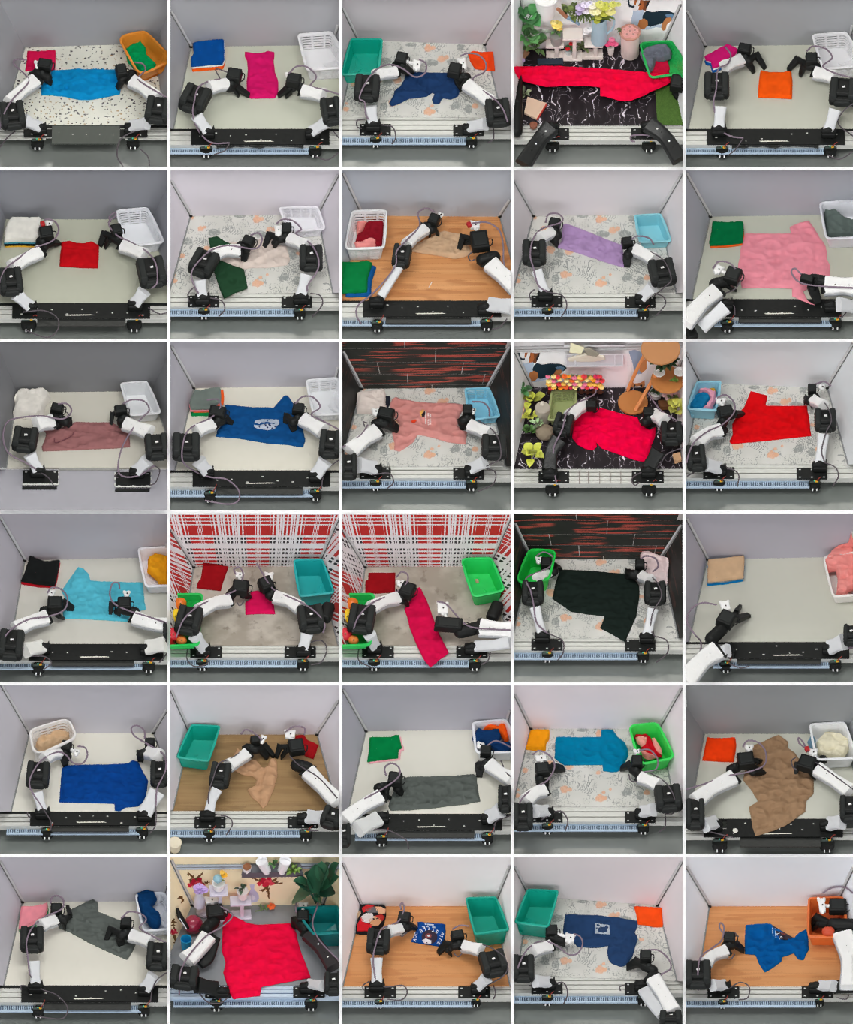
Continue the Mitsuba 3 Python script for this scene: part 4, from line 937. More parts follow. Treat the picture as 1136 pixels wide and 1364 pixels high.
booth(1, 3, 'second-row booth with the lilac cloth', (130,300), (965,292), (-10,812), (1075,812), (0,70), (1116,28), 'm_floral', (208,200,208), toplabel='floral')
front_b(812, 906, ribs=3, **FB)
cloth('cloth', 'long lilac cloth pulled diagonally between both grippers', 'cloth', [(325,360),(345,346),(440,380),(560,430),(650,465),(720,490),(728,560),(735,640),(640,615),(520,575),(400,535),(280,505),(315,470),(320,420)], (168,138,182), 2, 10, 3.5, folds=[([(360,360),(450,440)],4,7),([(430,380),(440,420)],4,6)])
basket('empty light blue basket in the second-row booth with the lilac cloth', [(805,300),(970,292),(1038,465),(838,472)], (132,198,210), 95, 14, .84)
arm('left', [(208,815),(150,662)], (135,542,160,195,0), [(170,450),(252,408)], [(258,388),(290,430)], (270,355,78,82,14), [(268,455,292,490,88)], None, [[(210,345),(230,292),(290,285),(325,320),(300,350),(190,385),(130,450),(108,560),(130,650),(160,760),(220,805)],[(220,805),(320,830),(350,900),(310,980)],[(135,790),(105,820),(112,860)]], w1=74, w2=72)
arm('right', [(850,838),(920,772)], (980,672,172,215,-10), [(930,590),(802,522)], [(795,522),(755,560)], (750,480,76,74,-10), [(752,575,750,632,80)], None, [[(775,460),(820,435),(895,450),(925,490)],[(840,510),(940,560),(1000,610),(1040,720),(1000,770),(930,830)],[(930,815),(990,840),(1000,890),(940,965)]], w1=88, w2=78)

booth(1, 4, 'second-row booth with the pink shirt', (185,305), (1180,288), (60,852), (1300,852), (20,20), (1160,180), PLAIN, (186,180,192))
front_a(848, (230,1030,856,968), (350,895,966,1006), (190,965,968,1030), [(275,1028),(990,1012)], 42)
stack([((226,96,36),'orange folded cloth under the green one',18,(2,2),'folded_cloth','cloth'),((0,104,58),'green folded cloth on the orange one',24,(0,0),'folded_cloth','cloth')], [(198,332),(300,336),(405,330),(408,400),(402,470),(300,484),(182,490),(178,465),(192,400)], 'behind the left arm, pink shirt booth')
cloth('shirt', 'large pink shirt spread over most of the white table', 'shirt', [(420,412),(560,414),(722,412),(712,370),(780,340),(840,326),(870,370),(905,430),(945,490),(960,540),(955,580),(980,630),(975,700),(950,720),(850,760),(800,800),(830,862),(880,890),(840,880),(780,855),(725,830),(725,778),(560,774),(390,776),(378,700),(368,630),(385,540),(395,470)], (226,140,154), 2, 10, 3, grid=11)
basket('white basket with dark grey clothes at the right edge of the pink shirt booth', [(915,215),(1190,200),(1210,440),(955,450)], (218,220,226), 110, 30, .84)
cloth('cloth', 'dark grey clothes heaped inside the white basket, pink shirt booth', 'cloth', [(935,240),(975,265),(1010,245),(1080,310),(1150,330),(1150,430),(960,430),(948,330)], (92,104,100), 40, 44, 14, wr=20)
arm('left', [(120,1045),(285,905)], None, [(10,1010),(125,880),(222,800)], [(215,755),(275,740)], (332,700,105,135,20), [(305,770,350,790,52)], (236,660,60,66,30), [[(200,650),(240,605),(310,615),(350,655)],[(385,730),(340,790),(240,830),(130,890),(20,970)],[(300,850),(340,900),(345,960)]], w1=100, w2=110, collar=(285,880), zw=115, wr=42)
put('robot_hub', rbox(P(55,1090,60), (.08,.09,.06), 20, .015), MK, None, 35, 'black elbow end of the left arm in the pink shirt booth', 'robot arm joint')
arm('right', [(1160,905),(1030,890)], None, [(1190,770),(1070,765),(945,762)], [(930,735),(865,722)], (822,725,92,62,14), [(858,775,898,885,92)], None, [[(785,690),(742,650),(720,680),(770,740),(880,765),(1138,780)],[(1090,930),(1050,980)]], w1=100, w2=122, collar=(985,890), zw=110, wr=40)
# ---- row 3 -------------------------------------------------------
booth(2, 0, 'third-row booth with the brownish pink hoodie', (115,335), (1012,325), (48,832), (1180,832), (-5,30), (1116,90), PLAIN, COOL, posts=False, floor=None)
put('front_sheet', flat(rect(0,1116,845,1120), -16, 8), mat((162,161,168), .4, 0., .3), None, False, 'lavender grey sheet in front of the table of the hoodie booth', 'sheet')
put('trim', flat(rect(400,800,834,846), -2, 14), mat((150,150,146), .5), None, False, 'grey front edge strip of the hoodie booth table', 'edge strip', None, 'structure')
for side, x0, x1, v0, v1 in (('left',160,392,850,948),('right',775,1005,862,962)):
    alu = [flat(rect(x0+(200 if side == 'left' else -10), x1+8, v, v+16), -4, 8) for v in (v0, v0+36, v0+72)]
    t = thing('rail_end', '%s light rail end under the carriage of the hoodie booth' % side, 'rail')
    for a in alu: put('bar', a, ALU, t, False)
    carriage(side, x0, x1, v0, v1, None)
    put('carriage_step', flat(rect(x0-4,x1-6,v1+10,v1+26), -8, 8), MK, None, False, '%s black step below the carriage of the hoodie booth' % side, 'plate')
    put('carriage_strip', flat(rect(x0-4,x1+4,v1-10,v1), 3, 4), ALU, None, False, '%s bright strip on the carriage of the hoodie booth' % side, 'strip')
cloth('towel', 'crumpled white towel on the pile at the left of the hoodie booth', 'towel', [(118,318),(130,302),(200,308),(292,295),(330,330),(340,365),(310,390),(290,460),(240,486),(150,482),(95,474),(90,440),(105,400),(98,350)], (226,222,214), 2, 60, 9, wr=20, w=26)
cloth('hoodie', 'brownish pink hoodie lying across the white table under both grippers', 'hoodie', [(300,580),(380,575),(480,540),(510,525),(650,530),(750,528),(800,560),(850,580),(862,620),(868,690),(760,700),(600,706),(460,712),(290,718),(282,690),(305,640),(310,600)], (150,102,102), 2, 14, 4, folds=[([(500,588),(560,598),(720,602),(800,590)],-9,7),([(380,668),(440,640),(505,585)],-7,6),([(520,560),(700,570)],6,10)])
sh = 'hoodie'
put('cord', tube([P(366,640,26), P(370,665,24), P(400,660,26), P(470,628,28), P(505,588,28)], .003, 6), mat((112,62,70), .7), 'hoodie', label='dark drawstring')
basket('empty clear plastic box at the back right of the hoodie booth', [(805,275),(975,265),(1070,468),(872,482)], (216,218,220), 105, 20, .84, name='plastic_box', cat='box')
arm('left', [(258,848),(205,745)], (175,642,165,195,8), [(245,545),(350,525)], [(378,500),(440,530)], (385,445,84,74,15), [(390,540,400,580,56),(460,520,470,570,56)], None, [[(390,410),(450,410),(480,460),(420,510),(280,490),(120,505),(50,540),(30,640),(70,740),(180,800),(270,860)],[(270,860),(330,900),(370,960)],[(450,465),(468,490)]], w1=88, w2=94)
arm('right', [(915,852),(985,785)], (1045,690,155,205,-5), [(1005,600),(838,540)], [(840,510),(810,520)], (805,455,84,74,-10), [(750,480,740,555,32),(800,520,832,575,66)], None, [[(820,410),(880,382),(960,392),(995,450),(940,510),(870,600),(810,720),(790,850),(840,895),(940,880),(1030,820)],[(1030,820),(1066,850),(1040,930),(1000,950)],[(790,870),(768,890),(790,900)]], w1=92, w2=90)

booth(2, 1, 'third-row booth with the blue shirt', (150,305), (1085,292), (30,850), (1200,850), (0,30), (1116,170), PLAIN, (196,192,202))
front_a(848, (148,1056,856,955), (300,875,948,1006), (0,945,962,1022), [(262,1022),(960,1012)], 40)
stack([((10,136,70),'green folded cloth, lowest',24,(8,10),'folded_cloth','cloth'),((244,96,40),'orange folded cloth',12,(18,0),'folded_cloth','cloth'),((238,150,160),'pink folded cloth',20,(-2,2),'folded_cloth','cloth'),((112,122,116),'grey folded cloth, topmost',14,(0,0),'folded_cloth','cloth')],
      [(160,310),(200,316),(250,302),(328,290),(335,340),(330,390),(255,440),(130,442),(124,400),(140,350)], 'in the stack behind the blue shirt')
sh, hh = cloth('shirt', 'wide blue shirt with a pale print held by both grippers, third row', 'shirt', [(355,410),(420,416),(540,428),(680,432),(750,350),(775,350),(815,410),(850,470),(872,560),(892,650),(875,694),(780,678),(640,668),(460,636),(300,622),(310,580),(360,520),(370,450)], (16,74,130), 2, 12, 4, folds=[([(420,560),(600,575),(760,590)],-5,9)])
decal(sh, 'print', [(552,540),(560,520),(600,510),(715,514),(720,540),(700,560),(690,575),(640,584),(575,574),(550,560)], (176,186,200), 2, hh, 1.2, .8, 'pale grey print')
for x, v, r_ in ((588,562,5),(628,552,8),(655,550,9),(640,566,7),(672,572,6),(690,560,6)): decal(sh, 'spot', [(x-r_,v-r_*.6),(x+r_*.4,v-r_),(x+r_,v+r_*.5),(x-r_*.3,v+r_)], (42,54,92), 2, hh, 2.2, .8, 'navy spot', 4.)
basket('empty white slotted basket in the third-row booth with the blue shirt', [(900,255),(1100,240),(1200,470),(950,480)], (224,226,228), 105, 22, .84, slots=True)
arm('left', [(240,855),(190,790)], (105,690,185,220,0), [(170,590),(272,545)], [(290,540),(340,520)], (310,470,112,95,10), [(350,500,412,545,66)], None, [[(240,385),(310,380),(330,430),(270,500),(150,560),(95,630),(80,780),(150,850),(260,895),(370,910),(450,980),(450,1050),(380,1075),(230,1050)]], w1=96, w2=82)
arm('right', [(965,878),(1025,790)], (1058,672,145,225,5), [(1010,590),(878,512)], [(870,500),(810,530)], (845,445,78,84,10), [(800,530,820,592,76),(770,490,758,545,54)], None, [[(825,410),(870,365),(940,365),(990,430),(930,480),(1000,520),(1118,582)],[(1118,780),(1040,840),(1010,900),(1000,970)]], w1=100, w2=92)

PLANKS_H = [(-12,[-40,410,1100]),(44,[-40,620,1180]),(136,[-40,232,802,1200]),(212,[-40,430,946,1300]),(282,[-40,594,1300]),(330,[])]
def planks():
    """dark planks with red grain on the back wall, each its own board"""
    for (v0, xs), (v1, _) in zip(PLANKS_H[:-1], PLANKS_H[1:]):
        for a, b in zip(xs[:-1], xs[1:]):
            sk = lambda x, v: 558+(x-558)*(1-.055*(v-v0)/80)
            q = [(sk(a, v0)+2.5, v0+1.5), (sk(b, v0)-2.5, v0+1.5), (sk(b, v1)-2.5, v1-1.5), (sk(a, v1)+2.5, v1-1.5)]
            g = Polygon([(x, v) for x, v in q]).intersection(Polygon(Tile.wallpoly))
            if g.is_empty or g.area < 60: continue
            put('plank', prism([Tile.bw(x, v)-AWAY*.006 for x, v in list(g.exterior.coords)[:-1]], AWAY*.007), 'm_plank', Tile.wall, False)
DARKW = (190,184,180)
booth(2, 2, 'third-row booth with the dark plank wall', (125,308), (968,300), (-10,822), (1080,822), (0,62), (1116,28), 'm_floral', DARKW, kind='plank', toplabel='floral')
planks(); front_b(822, 906, ribs=3, **FB)
cloth('cloth', 'crumpled white cloth at the back left below the dark plank wall', 'cloth', [(100,325),(180,318),(240,312),(280,300),(292,345),(290,400),(300,430),(200,455),(95,455),(92,400)], (222,210,202), 2, 48, 8, wr=20, w=24)
cloth('folded_cloth', 'dark folded cloth peeking out behind the white cloth, dark plank booth', 'cloth', [(280,352),(318,350),(316,400),(296,440),(280,430)], (38,42,52), 2, 30, 3, sm=0)
sh, hh = cloth('shirt', 'salmon pink shirt with a small print spread on the floral sheet', 'shirt', [(330,375),(355,360),(400,378),(560,398),(700,402),(830,410),(800,440),(770,500),(765,550),(790,580),(825,590),(818,675),(700,660),(600,630),(500,610),(470,660),(430,690),(380,722),(345,712),(345,660),(328,600),(345,580),(385,550),(350,500),(330,460),(315,420)], (204,138,132), 2, 11, 5, folds=[([(420,400),(600,430),(820,430)],7,10),([(440,545),(600,600),(760,640)],8,9),([(360,620),(420,640),(480,610)],8,9)])
decal(sh, 'print', [(515,460),(535,446),(550,460),(548,480),(530,495),(515,482)], (232,176,92), 2, hh, 1.4, .8, 'yellow print')
decal(sh, 'print', [(525,478),(548,456),(550,472),(545,492),(530,496)], (44,34,40), 2, hh, 2.0, .8, 'dark print')
decal(sh, 'print', [(455,522),(485,512),(494,518),(480,534),(460,534)], (222,70,40), 2, hh, 1.4, .8, 'orange red print')
for i, x in enumerate((552, 570, 584)):
    for v in range(462+i*8, 545, 12): decal(sh, 'letter', [(x-4,v),(x+4,v-1),(x+5,v+7),(x-4,v+8)], (236,226,222), 2, hh, 1.4, .7, None, 5.)
basket('light blue slotted basket at the back right of the dark plank booth, third row', [(815,312),(970,308),(1040,490),(850,510)], (128,196,220), 95, 14, .84, slots=True)
arm('left', [(215,835),(110,815)], (42,822,115,200,0), [(50,725),(145,645),(228,590)], [(225,540),(285,540)], (290,480,112,95,15), [(310,540,372,580,105)], (222,465,52,44,0), [[(170,550),(120,620),(0,700)],[(200,880),(310,870),(340,930),(300,970)],[(170,540),(140,530),(150,560)]], w1=105, w2=100)
arm('right', [(858,838),(945,795)], (1005,692,168,195,0), [(975,605),(848,552)], [(850,510),(800,520)], (830,455,68,84,0), [(790,520,800,575,74)], (866,460,26,30,0), [[(860,395),(930,400),(970,440),(975,490)],[(900,520),(990,580),(1040,660),(1045,770),(980,810),(930,840)],[(930,835),(1010,860),(1000,940),(900,990)]], w1=88, w2=82)

booth(2, 3, 'third-row booth with the plants', (120,300), (1060,300), (0,835), (1116,835), (0,60), (1116,120), 'm_marble', (240,238,238), toplabel='black marble', edge=False, vfloor=800, sidewall=(224,224,222))
alu_beam(838, 942, 4)
for i, x in enumerate((430,490,565,635,705)): put('cable_tie', flat(rect(x,x+5,856,936), 4, 5), mat((150,140,134), .6), None, False, '%s thin tie across the beam of the plant booth' % ('leftmost', 'second', 'middle', 'fourth', 'rightmost')[i], 'cable tie', 'ties across the beam of the plant booth')
for side, q, p in (('left',(163,365,858,930),(255,972)),('right',(780,990,856,930),(893,972))): carriage(side, *q, pod=p, podr=47)
wallrail = thing('trim', 'horizontal aluminium rail across the back wall of the plant booth', 'rail'); labels[wallrail]['kind'] = 'structure'
for v in (40, 58): put('rail', tube([Tile.bw(2,v)-AWAY*.012, Tile.bw(1114,v-26)-AWAY*.012], .011, 6), POST, wallrail)
cloth('shirt', 'bright crimson shirt lying on the black marble sheet of the plant booth', 'shirt', [(400,490),(480,455),(570,432),(690,465),(820,495),(840,545),(900,578),(942,560),(935,620),(912,680),(885,795),(800,778),(680,735),(580,700),(545,660),(550,690),(520,716),(470,702),(420,675),(385,630),(395,560)], (240,0,66), 2, 12, 5, folds=[([(400,570),(500,580),(560,560)],7,10),([(545,660),(560,600),(600,540)],-6,9),([(700,660),(840,640),(920,600)],6,8)])
dog_poster('long-haired dog printed on the wall left of the plastic wall box, third row', -726, 62, 1.0)
t = thing('dog_poster', 'fox-faced dog printed on the wall between the stool legs, third row', 'poster')
wallpatch(t, 'sheet', [(745,40),(900,40),(900,322),(760,318)], (236,236,238), .001, .001)
wallpatch(t, 'body', [(760,60),(800,52),(850,70),(870,130),(850,210),(800,215),(790,150)], (150,166,190), .002, .002, 'blue grey body')
wallpatch(t, 'leg', [(838,130),(880,110),(880,180),(850,205),(832,190)], (196,130,80), .003, .003, 'tan leg')
wallpatch(t, 'back', [(860,70),(900,60),(900,110),(880,120)], (40,56,64), .003, .003, 'dark back')
wallpatch(t, 'face', [(772,290),(782,262),(800,274),(840,270),(866,252),(870,285),(845,312),(800,312)], (206,140,92), .003, .003, 'orange fox-like face')
wallpatch(t, 'muzzle', [(800,292),(840,290),(834,316),(806,316)], (240,236,232), .004, .004, 'white muzzle')
for x in (796, 838): wallpatch(t, 'eye', [(x,284),(x+12,282),(x+12,292),(x,293)], (40,34,36), .005, .005)
wallpatch(Tile.wall, 'sheet', [(345,160),(780,70),(790,130),(755,310),(600,318),(560,230),(345,205)], (250,236,240), .001, .001, 'pinkish white sheet on the wall')
def Q(x, v, gap): return P(x, v, zg(v, gap))
t = thing('wall_box', 'clear shallow plastic box fixed to the wall with a cream shape inside', 'plastic box'); mc = mat((226,228,232), .3)
for q in ([(332,22),(735,18),(735,30),(332,34)], [(342,80),(725,78),(725,86),(342,88)], [(342,156),(725,152),(725,162),(342,166)]): put('edge', prism([Q(x, v, 40) for x, v in q], AWAY*.03), mc, t, False)
for x in (342, 402, 665, 716): put('bar', prism([Q(x, 84, 42), Q(x+8, 84, 42), Q(x+8, 160, 42), Q(x, 160, 42)], AWAY*.012), mc, t, False)
put('panel', prism([Q(342,88,30), Q(725,86,30), Q(725,154,30), Q(342,156,30)], AWAY*.004), mat((208,206,210), .3), t, False)
put('card', prism([Q(375,5,60), Q(468,38,60), Q(448,78,60), Q(368,72,60)], AWAY*.003), mat((248,246,206), .6), None, False, 'pale yellow card leaning on the wall box', 'card')
cloth_pad = hull(np.vstack([Q(x, v, g)+_ico*.01 for x, v, g in ((365,112,30),(420,92,40),(500,76,44),(590,96,40),(596,110,34),(520,122,30),(370,120,30))])); put('pad', cloth_pad, mat((226,218,200), .8), None, True, 'cream pad lying inside the clear wall box', 'pad')
put('strap', hull(np.vstack([Q(x, v, 62)+_ico*.006 for x, v in ((470,50),(500,44),(560,80),(545,92),(490,84))])), mat((150,146,130), .7), None, True, 'grey strap over the cream pad in the wall box', 'strap')
t = thing('flower_box', 'wooden fence planter filled with red, orange and yellow flowers', 'flower box')
for i in range(9): put('slat', prism([Q(228+i*42, 268, 62), Q(250+i*42, 268, 62), Q(250+i*42, 345, 62), Q(228+i*42, 345, 62)], AWAY*.01), mat((120,72,52), .6), t, False)
for v in (285, 325): put('rail', prism([Q(222,v,56), Q(596,v,56), Q(596,v+12,56), Q(222,v+12,56)], AWAY*.008), mat((104,62,46), .6), t, False)
rng = random.Random(9); fc = [(226,64,72),(246,160,40),(244,196,90),(214,50,90),(248,226,150),(238,110,50),(236,128,160)]
k = 0
for j, v in enumerate((232, 256, 282, 300)):
    for i in range(11):
        x = 226+i*35+rng.uniform(-8, 8)+(j % 2)*12
        bloom(Q(min(x, 585), v+rng.uniform(-6, 6), 95+8*j), (15+rng.uniform(0, 6))/1000, fc[rng.randrange(7)], t, 200+k, 7); k += 1
for i in range(14): put('leaf', leaf(Q(235+i*26, 250, 80), Q(228+i*27, 222+6*(i % 3), 90), .02), mat((92,116,58), .6), t, True)
basket('olive green slotted basket standing behind the left arm of the plant booth', [(255,332),(412,322),(398,500),(232,515)], (160,172,116), 90, 8, .82, slots=True)
t = thing('stool', 'round two-tier wooden stool tipped at the back right of the plant booth', 'stool'); ms = mat((190,124,66), .5); msl = mat((224,146,88), .5)
def disc(x, v, z, R, th, m, par, name='seat', dark=1): return lathe(name, x, v, z, [(R*.97,-th),(R,-th*.8),(R,-th*.2),(R*.97,0),(R*.001,0)], m, par, n=36)
disc(790, 395, 22, .100, .02, ms, t, 'lower_seat'); disc(970, 42, zg(42,150), .130, .022, mat((186,128,80), .5), t, 'seat')
put('leg', tube([P(805,455,24), P(905,275,zg(275,120)), P(1008,100,zg(100,140))], .0125, 8), msl, t); put('leg', tube([P(755,318,40), P(812,190,zg(190,70)), P(872,68,zg(68,90))], .0115, 8), msl, t)
t = thing('shelf', 'round wooden plant shelf at the right wall of the plant booth', 'shelf'); disc(1018, 245, zg(245,140), .112, .022, ms, t, 'board')
plant('dense dark green plant above the round plant shelf', 1010, 160, zg(160,110), 26, .10, .035, (56,86,56), 31, None, .5, 1.)
for i, (x, v) in enumerate(((962,205),(1096,200))): lathe('bowl', x, v+14, zg(v+14,165), [(.018,0),(.030,.012),(.040,.03),(.036,.03),(.026,.014),(.001,.008)], mat((238,238,236), .4), None, '%s white bowl on the round plant shelf' % ('left' if i == 0 else 'right'), 'bowl')
plant('small bright succulent on the round plant shelf', 1064, 262, zg(262,165), 12, .035, .014, (128,170,76), 33, None, .4, .9)
plant('dark succulent in a white pot under the round plant shelf', 945, 330, 75, 14, .045, .022, (74,98,72), 34, (.042,.05,(230,230,230)), .4, .9)
t = thing('bouquet', 'pale pink blossoms at the right wall of the plant booth', 'bouquet')
for i, (x, v) in enumerate([(1000,352),(1035,345),(1068,330),(1085,352),(1050,370),(1020,372),(1096,372)]): bloom(P(x, v, 120), .019, (238,204,208), t, 300+i)
for i in range(5): put('leaf', leaf(P(1050,370,100), P(1000+24*i, 390+8*(i % 2), 100), .028), mat((110,136,70), .6), t, True)
plant('plant with large yellow-green leaves at the right edge of the plant booth', 1072, 455, 110, 10, .095, .07, (184,186,84), 35, None, .5, .9)
put('planter_box', flat([(955,385),(1060,380),(1070,425),(975,430)], 40, 34), mat((120,78,46), .6), None, False, 'brown planter box under the pink blossoms', 'planter')
put('wood_block', flat([(1050,742),(1100,728),(1108,775),(1065,790)], 40, 30), mat((206,164,124), .6), None, False, 'pale wood block at the right edge behind the cable, plant booth', 'wood block')
plant('rounded green bush in the top left of the plant booth', 35, 330, zg(330,120), 22, .09, .045, (70,118,68), 36, None, .5, .9)
t = thing('shelf', 'slanting wooden shelf along the left wall of the plant booth', 'shelf')
put('board', prism([P(2,400,60), P(62,372,60), P(96,340,60), P(40,520,44), P(2,640,40)], (0, 0, -.02)), mat((206,148,100), .5), t, False); put('edge', tube([P(98,338,64), P(45,520,48), P(3,668,42)], .006, 6), mat((232,190,160), .5), t)
for x, v, n, ln, wd, sd, where in ((110,395,9,.10,.06,37,'behind the birch log'),(110,510,7,.085,.055,38,'in front of the birch log'),(120,765,12,.115,.075,39,'beside the left arm at the beam')): plant('plant with yellow-green leaves '+where, x, v, 55, n, ln, wd, (176,180,72), sd, None, .5, .9)
plant('dark green low plant at the left of the plant booth', 95, 600, 40, 8, .07, .05, (72,108,52), 40, None, .5, .8)
plant('pale green sprig behind the round stone', 165, 560, 60, 8, .07, .03, (150,176,130), 41)
t = thing('log', 'upright grey birch log at the left of the plant booth', 'log'); lathe('body', 190, 520, 4, [(.050,0),(.053,.01),(.047,.10),(.050,.14),(.045,.145),(.001,.146)], mat((176,168,154), .8), t); put('knot', balls([P(188,412,150), P(190,402,156)], [.014,.012]), mat((214,206,192), .7), t)
put('stone', bump(P(205,600,40), .062, 5, .18, 3, .7), mat((150,136,116), .9), None, True, 'round brown grey stone beside the left arm of the plant booth', 'stone')
arm('left', [(235,850),(248,730),(300,645)], (330,545,128,165,14), [(365,490),(430,440),(480,408)], [(500,420),(525,395)], (512,425,74,64,0), [(515,440,540,455,60)], None, [[(550,300),(530,350),(430,400),(350,470),(320,580),(265,700),(265,830),(280,930)]], w1=112, w2=78, c1=BLACK, look='black sleeved', collar=(240,860))
arm('right', [(890,835),(955,720)], (1042,602,148,175,0), [(995,520),(925,478)], [(910,510),(870,530)], (890,470,74,74,0), [(870,520,850,545,60)], None, [[(890,340),(930,400),(980,460),(1060,510),(1118,552)],[(1118,700),(1010,745),(950,830),(830,870),(780,910),(800,950),(830,930)]], w1=104, w2=84, c1=BLACK, look='black sleeved', collar=(890,850))

booth(2, 4, 'third-row booth with the red shirt', (120,270), (965,305), (15,802), (1095,812), (20,70), (1136,10), 'm_floral', WARM, toplabel='floral')
front_b(802, 906, ribs=3, **FB)
cloth('shirt', 'bright red shirt with one sleeve out on the floral sheet, third row', 'shirt', [(455,320),(566,352),(552,418),(640,420),(780,420),(828,416),(838,500),(855,618),(740,630),(520,655),(325,672),(310,655),(335,610),(330,540),(370,470),(410,430),(435,370)], (212,10,18), 2, 10, 3.5, sm=0, folds=[([(470,480),(520,550)],5,10)])
basket('light blue basket with crumpled clothes at the back left of the red shirt booth', [(100,268),(252,264),(222,450),(38,440)], (140,196,214), 95, 10, .86)
cloth('cloth', 'blue cloth heaped in the light blue basket of the red shirt booth', 'cloth', [(60,370),(110,330),(170,335),(190,370),(160,400),(150,435),(60,440),(48,410)], (24,124,172), 40, 38, 8, wr=16)
cloth('cloth', 'pink cloth in the light blue basket of the red shirt booth', 'cloth', [(105,300),(150,280),(190,310),(228,320),(220,380),(195,435),(110,448),(150,420),(185,370),(150,330),(110,330)], (232,160,178), 36, 34, 7, wr=16)
cloth('cloth', 'small yellow cloth in the light blue basket of the red shirt booth', 'cloth', [(182,305),(215,300),(226,318),(200,332)], (206,150,50), 50, 30, 4, grid=6)
arm('left', [(240,835),(150,812)], (88,765,130,205,-5), [(90,665),(172,605),(248,585)], [(250,560),(280,510)], (285,470,105,105,-15), [(350,480,405,472,66),(285,590,270,560,34)], (255,395,74,44,0), [[(230,370),(285,350),(340,400),(340,470),(260,550),(170,590),(80,660),(40,740),(25,800)],[(30,890),(100,850)],[(200,860),(310,840),(370,880),(360,960)]], w1=94, w2=92)
arm('right', [(908,812),(932,615)], (945,515,145,175,0), [(935,420),(868,382)], [(880,370),(840,390)], (860,315,58,74,0), [(820,370,808,402,44),(850,400,862,432,32)], (925,300,30,26,0), [[(885,278),(940,262),(985,290)],[(910,370),(960,430),(985,520),(950,600),(920,720),(940,800)],[(940,800),(1010,830),(1030,890),(990,960)]], w1=80, w2=68)

# ---- row 4 -------------------------------------------------------
booth(3, 0, 'fourth-row booth with the turquoise shirt', (165,312), (1120,288), (78,862), (1240,862), (0,20), (1116,200), PLAIN, (184,184,194))
front_a(856, (200,1090,866,968), (350,895,966,1006), (0,950,965,1028), [(262,1024),(992,1010)], 42)
stack([((182,22,36),'red folded cloth under the black one',24,(2,2),'folded_cloth','cloth'),((26,28,28),'black folded cloth, upper one',22,(0,0),'folded_cloth','cloth')], [(200,272),(300,312),(400,302),(388,380),(370,470),(250,460),(140,440),(165,390)], 'beside the turquoise shirt')
cloth('shirt', 'turquoise shirt lying under both grippers on the white table', 'shirt', [(455,445),(490,395),(520,352),(555,360),(590,395),(605,442),(720,448),(950,454),(958,520),(962,580),(975,632),(880,650),(850,712),(700,702),(560,694),(430,690),(420,640),(440,560),(410,510)], (84,180,200), 2, 10, 4, folds=[([(480,545),(520,560)],-6,8),([(632,560),(615,610)],-6,8)])
basket('white basket with yellow clothes at the right edge of the turquoise shirt booth', [(922,232),(1180,222),(1200,470),(975,478)], (224,222,226), 100, 24, .86)
cloth('cloth', 'mustard yellow cloth inside the white basket, turquoise shirt booth', 'cloth', [(985,290),(1030,265),(1118,280),(1118,460),(1060,460),(1050,430),(980,370)], (226,156,28), 40, 44, 9, wr=18)
arm('left', [(285,880),(175,905)], (85,862,165,250,5), [(110,765),(210,718),(315,685)], [(300,645),(345,640)], (372,600,104,115,0), [(430,600,496,632,86),(400,680,425,690,44)], (345,530,54,44,0), [[(320,525),(350,490),(410,500),(455,560),(430,640),(330,680),(200,700),(80,770),(0,885)],[(180,945),(300,945),(350,990),(300,1030)]], w1=104, w2=96, collar=(290,880), c1=(222,222,216))
arm('right', [(985,885),(1110,862)], (1128,780,80,130,0), [(1140,740),(1010,725),(900,690)], [(900,650),(830,640)], (830,600,92,105,0), [(745,600,738,672,38),(780,650,800,672,54)], (845,535,44,44,0), [[(800,495),(790,460),(750,465),(735,540),(770,600),(880,650),(1000,685),(1118,725)],[(1118,920),(1065,985)]], w1=112, w2=92, collar=(985,885), c1=(222,222,216))

def plaidbooth(c, tag):
    booth(3, c, tag, (150,355), (978,350), (75,870), (1110,870), (0,110), (1116,35), 'm_concrete', (200,200,200), kind='plaid', toplabel='grey brown concrete-look')
    front_b(868, 955, ribs=3, cars=((132,342,880,950),(755,962,880,950)), du=(0,838,962,1012), pods=((212,998),(876,998)), podr=40)
    t = thing('toy_basket', 'green basket of toy fruit, '+tag.replace('plaid booth with the ', '').replace('fourth-row ', '')+' booth', 'basket'); 
    q = [(-60,535),(215,532),(190,870),(-60,880)]
    H = min(165., max(zwall(x, v) for x in (4, 60) for v in (540, 700, 860))+16)
    o = P(70,700,H); xy = (np.array([P(x, v, H) for x, v in q])-o)[:, :2]; top = ringpts(xy*1000, 30)/1000; m = mat((32,190,84), .4)
    R = lambda s, z: np.c_[top*s, np.full(len(top), z)]+o
    d = -H/1000+.003
    put('body', loft([R(.56, d), R(1, 0), R(.96, 0), R(.8, -.09)]), m, t, 40); put('rim', loft([R(.97, -.006), R(1.03, -.006), R(1.03, .004), R(.95, .004), R(.97, -.006)], False), m, t, 40)
    for k, (x, v, R_, col, nm) in enumerate(((65,598,44,(232,120,34),'rear orange toy fruit'),(35,680,50,(244,206,30),'yellow toy fruit'),(20,800,48,(206,40,56),'red toy fruit'),(75,838,34,(226,130,60),'front small orange toy fruit'))):
        kk = put('toy_fruit', bump(P(x, v, H-26), R_/1000, k*3, .12, 3), mat(col, .4), None, True, '%s, %s booth' % (nm, tag.replace('fourth-row plaid booth with the ', '')), 'toy')
        if kk: put('stalk', balls([P(x, v, H-26+R_), P(x+4, v-6, H-18+R_)], [.004, .003]), mat((70,110,50), .6), kk)
plaidbooth(1, 'plaid booth with the small magenta cloth')
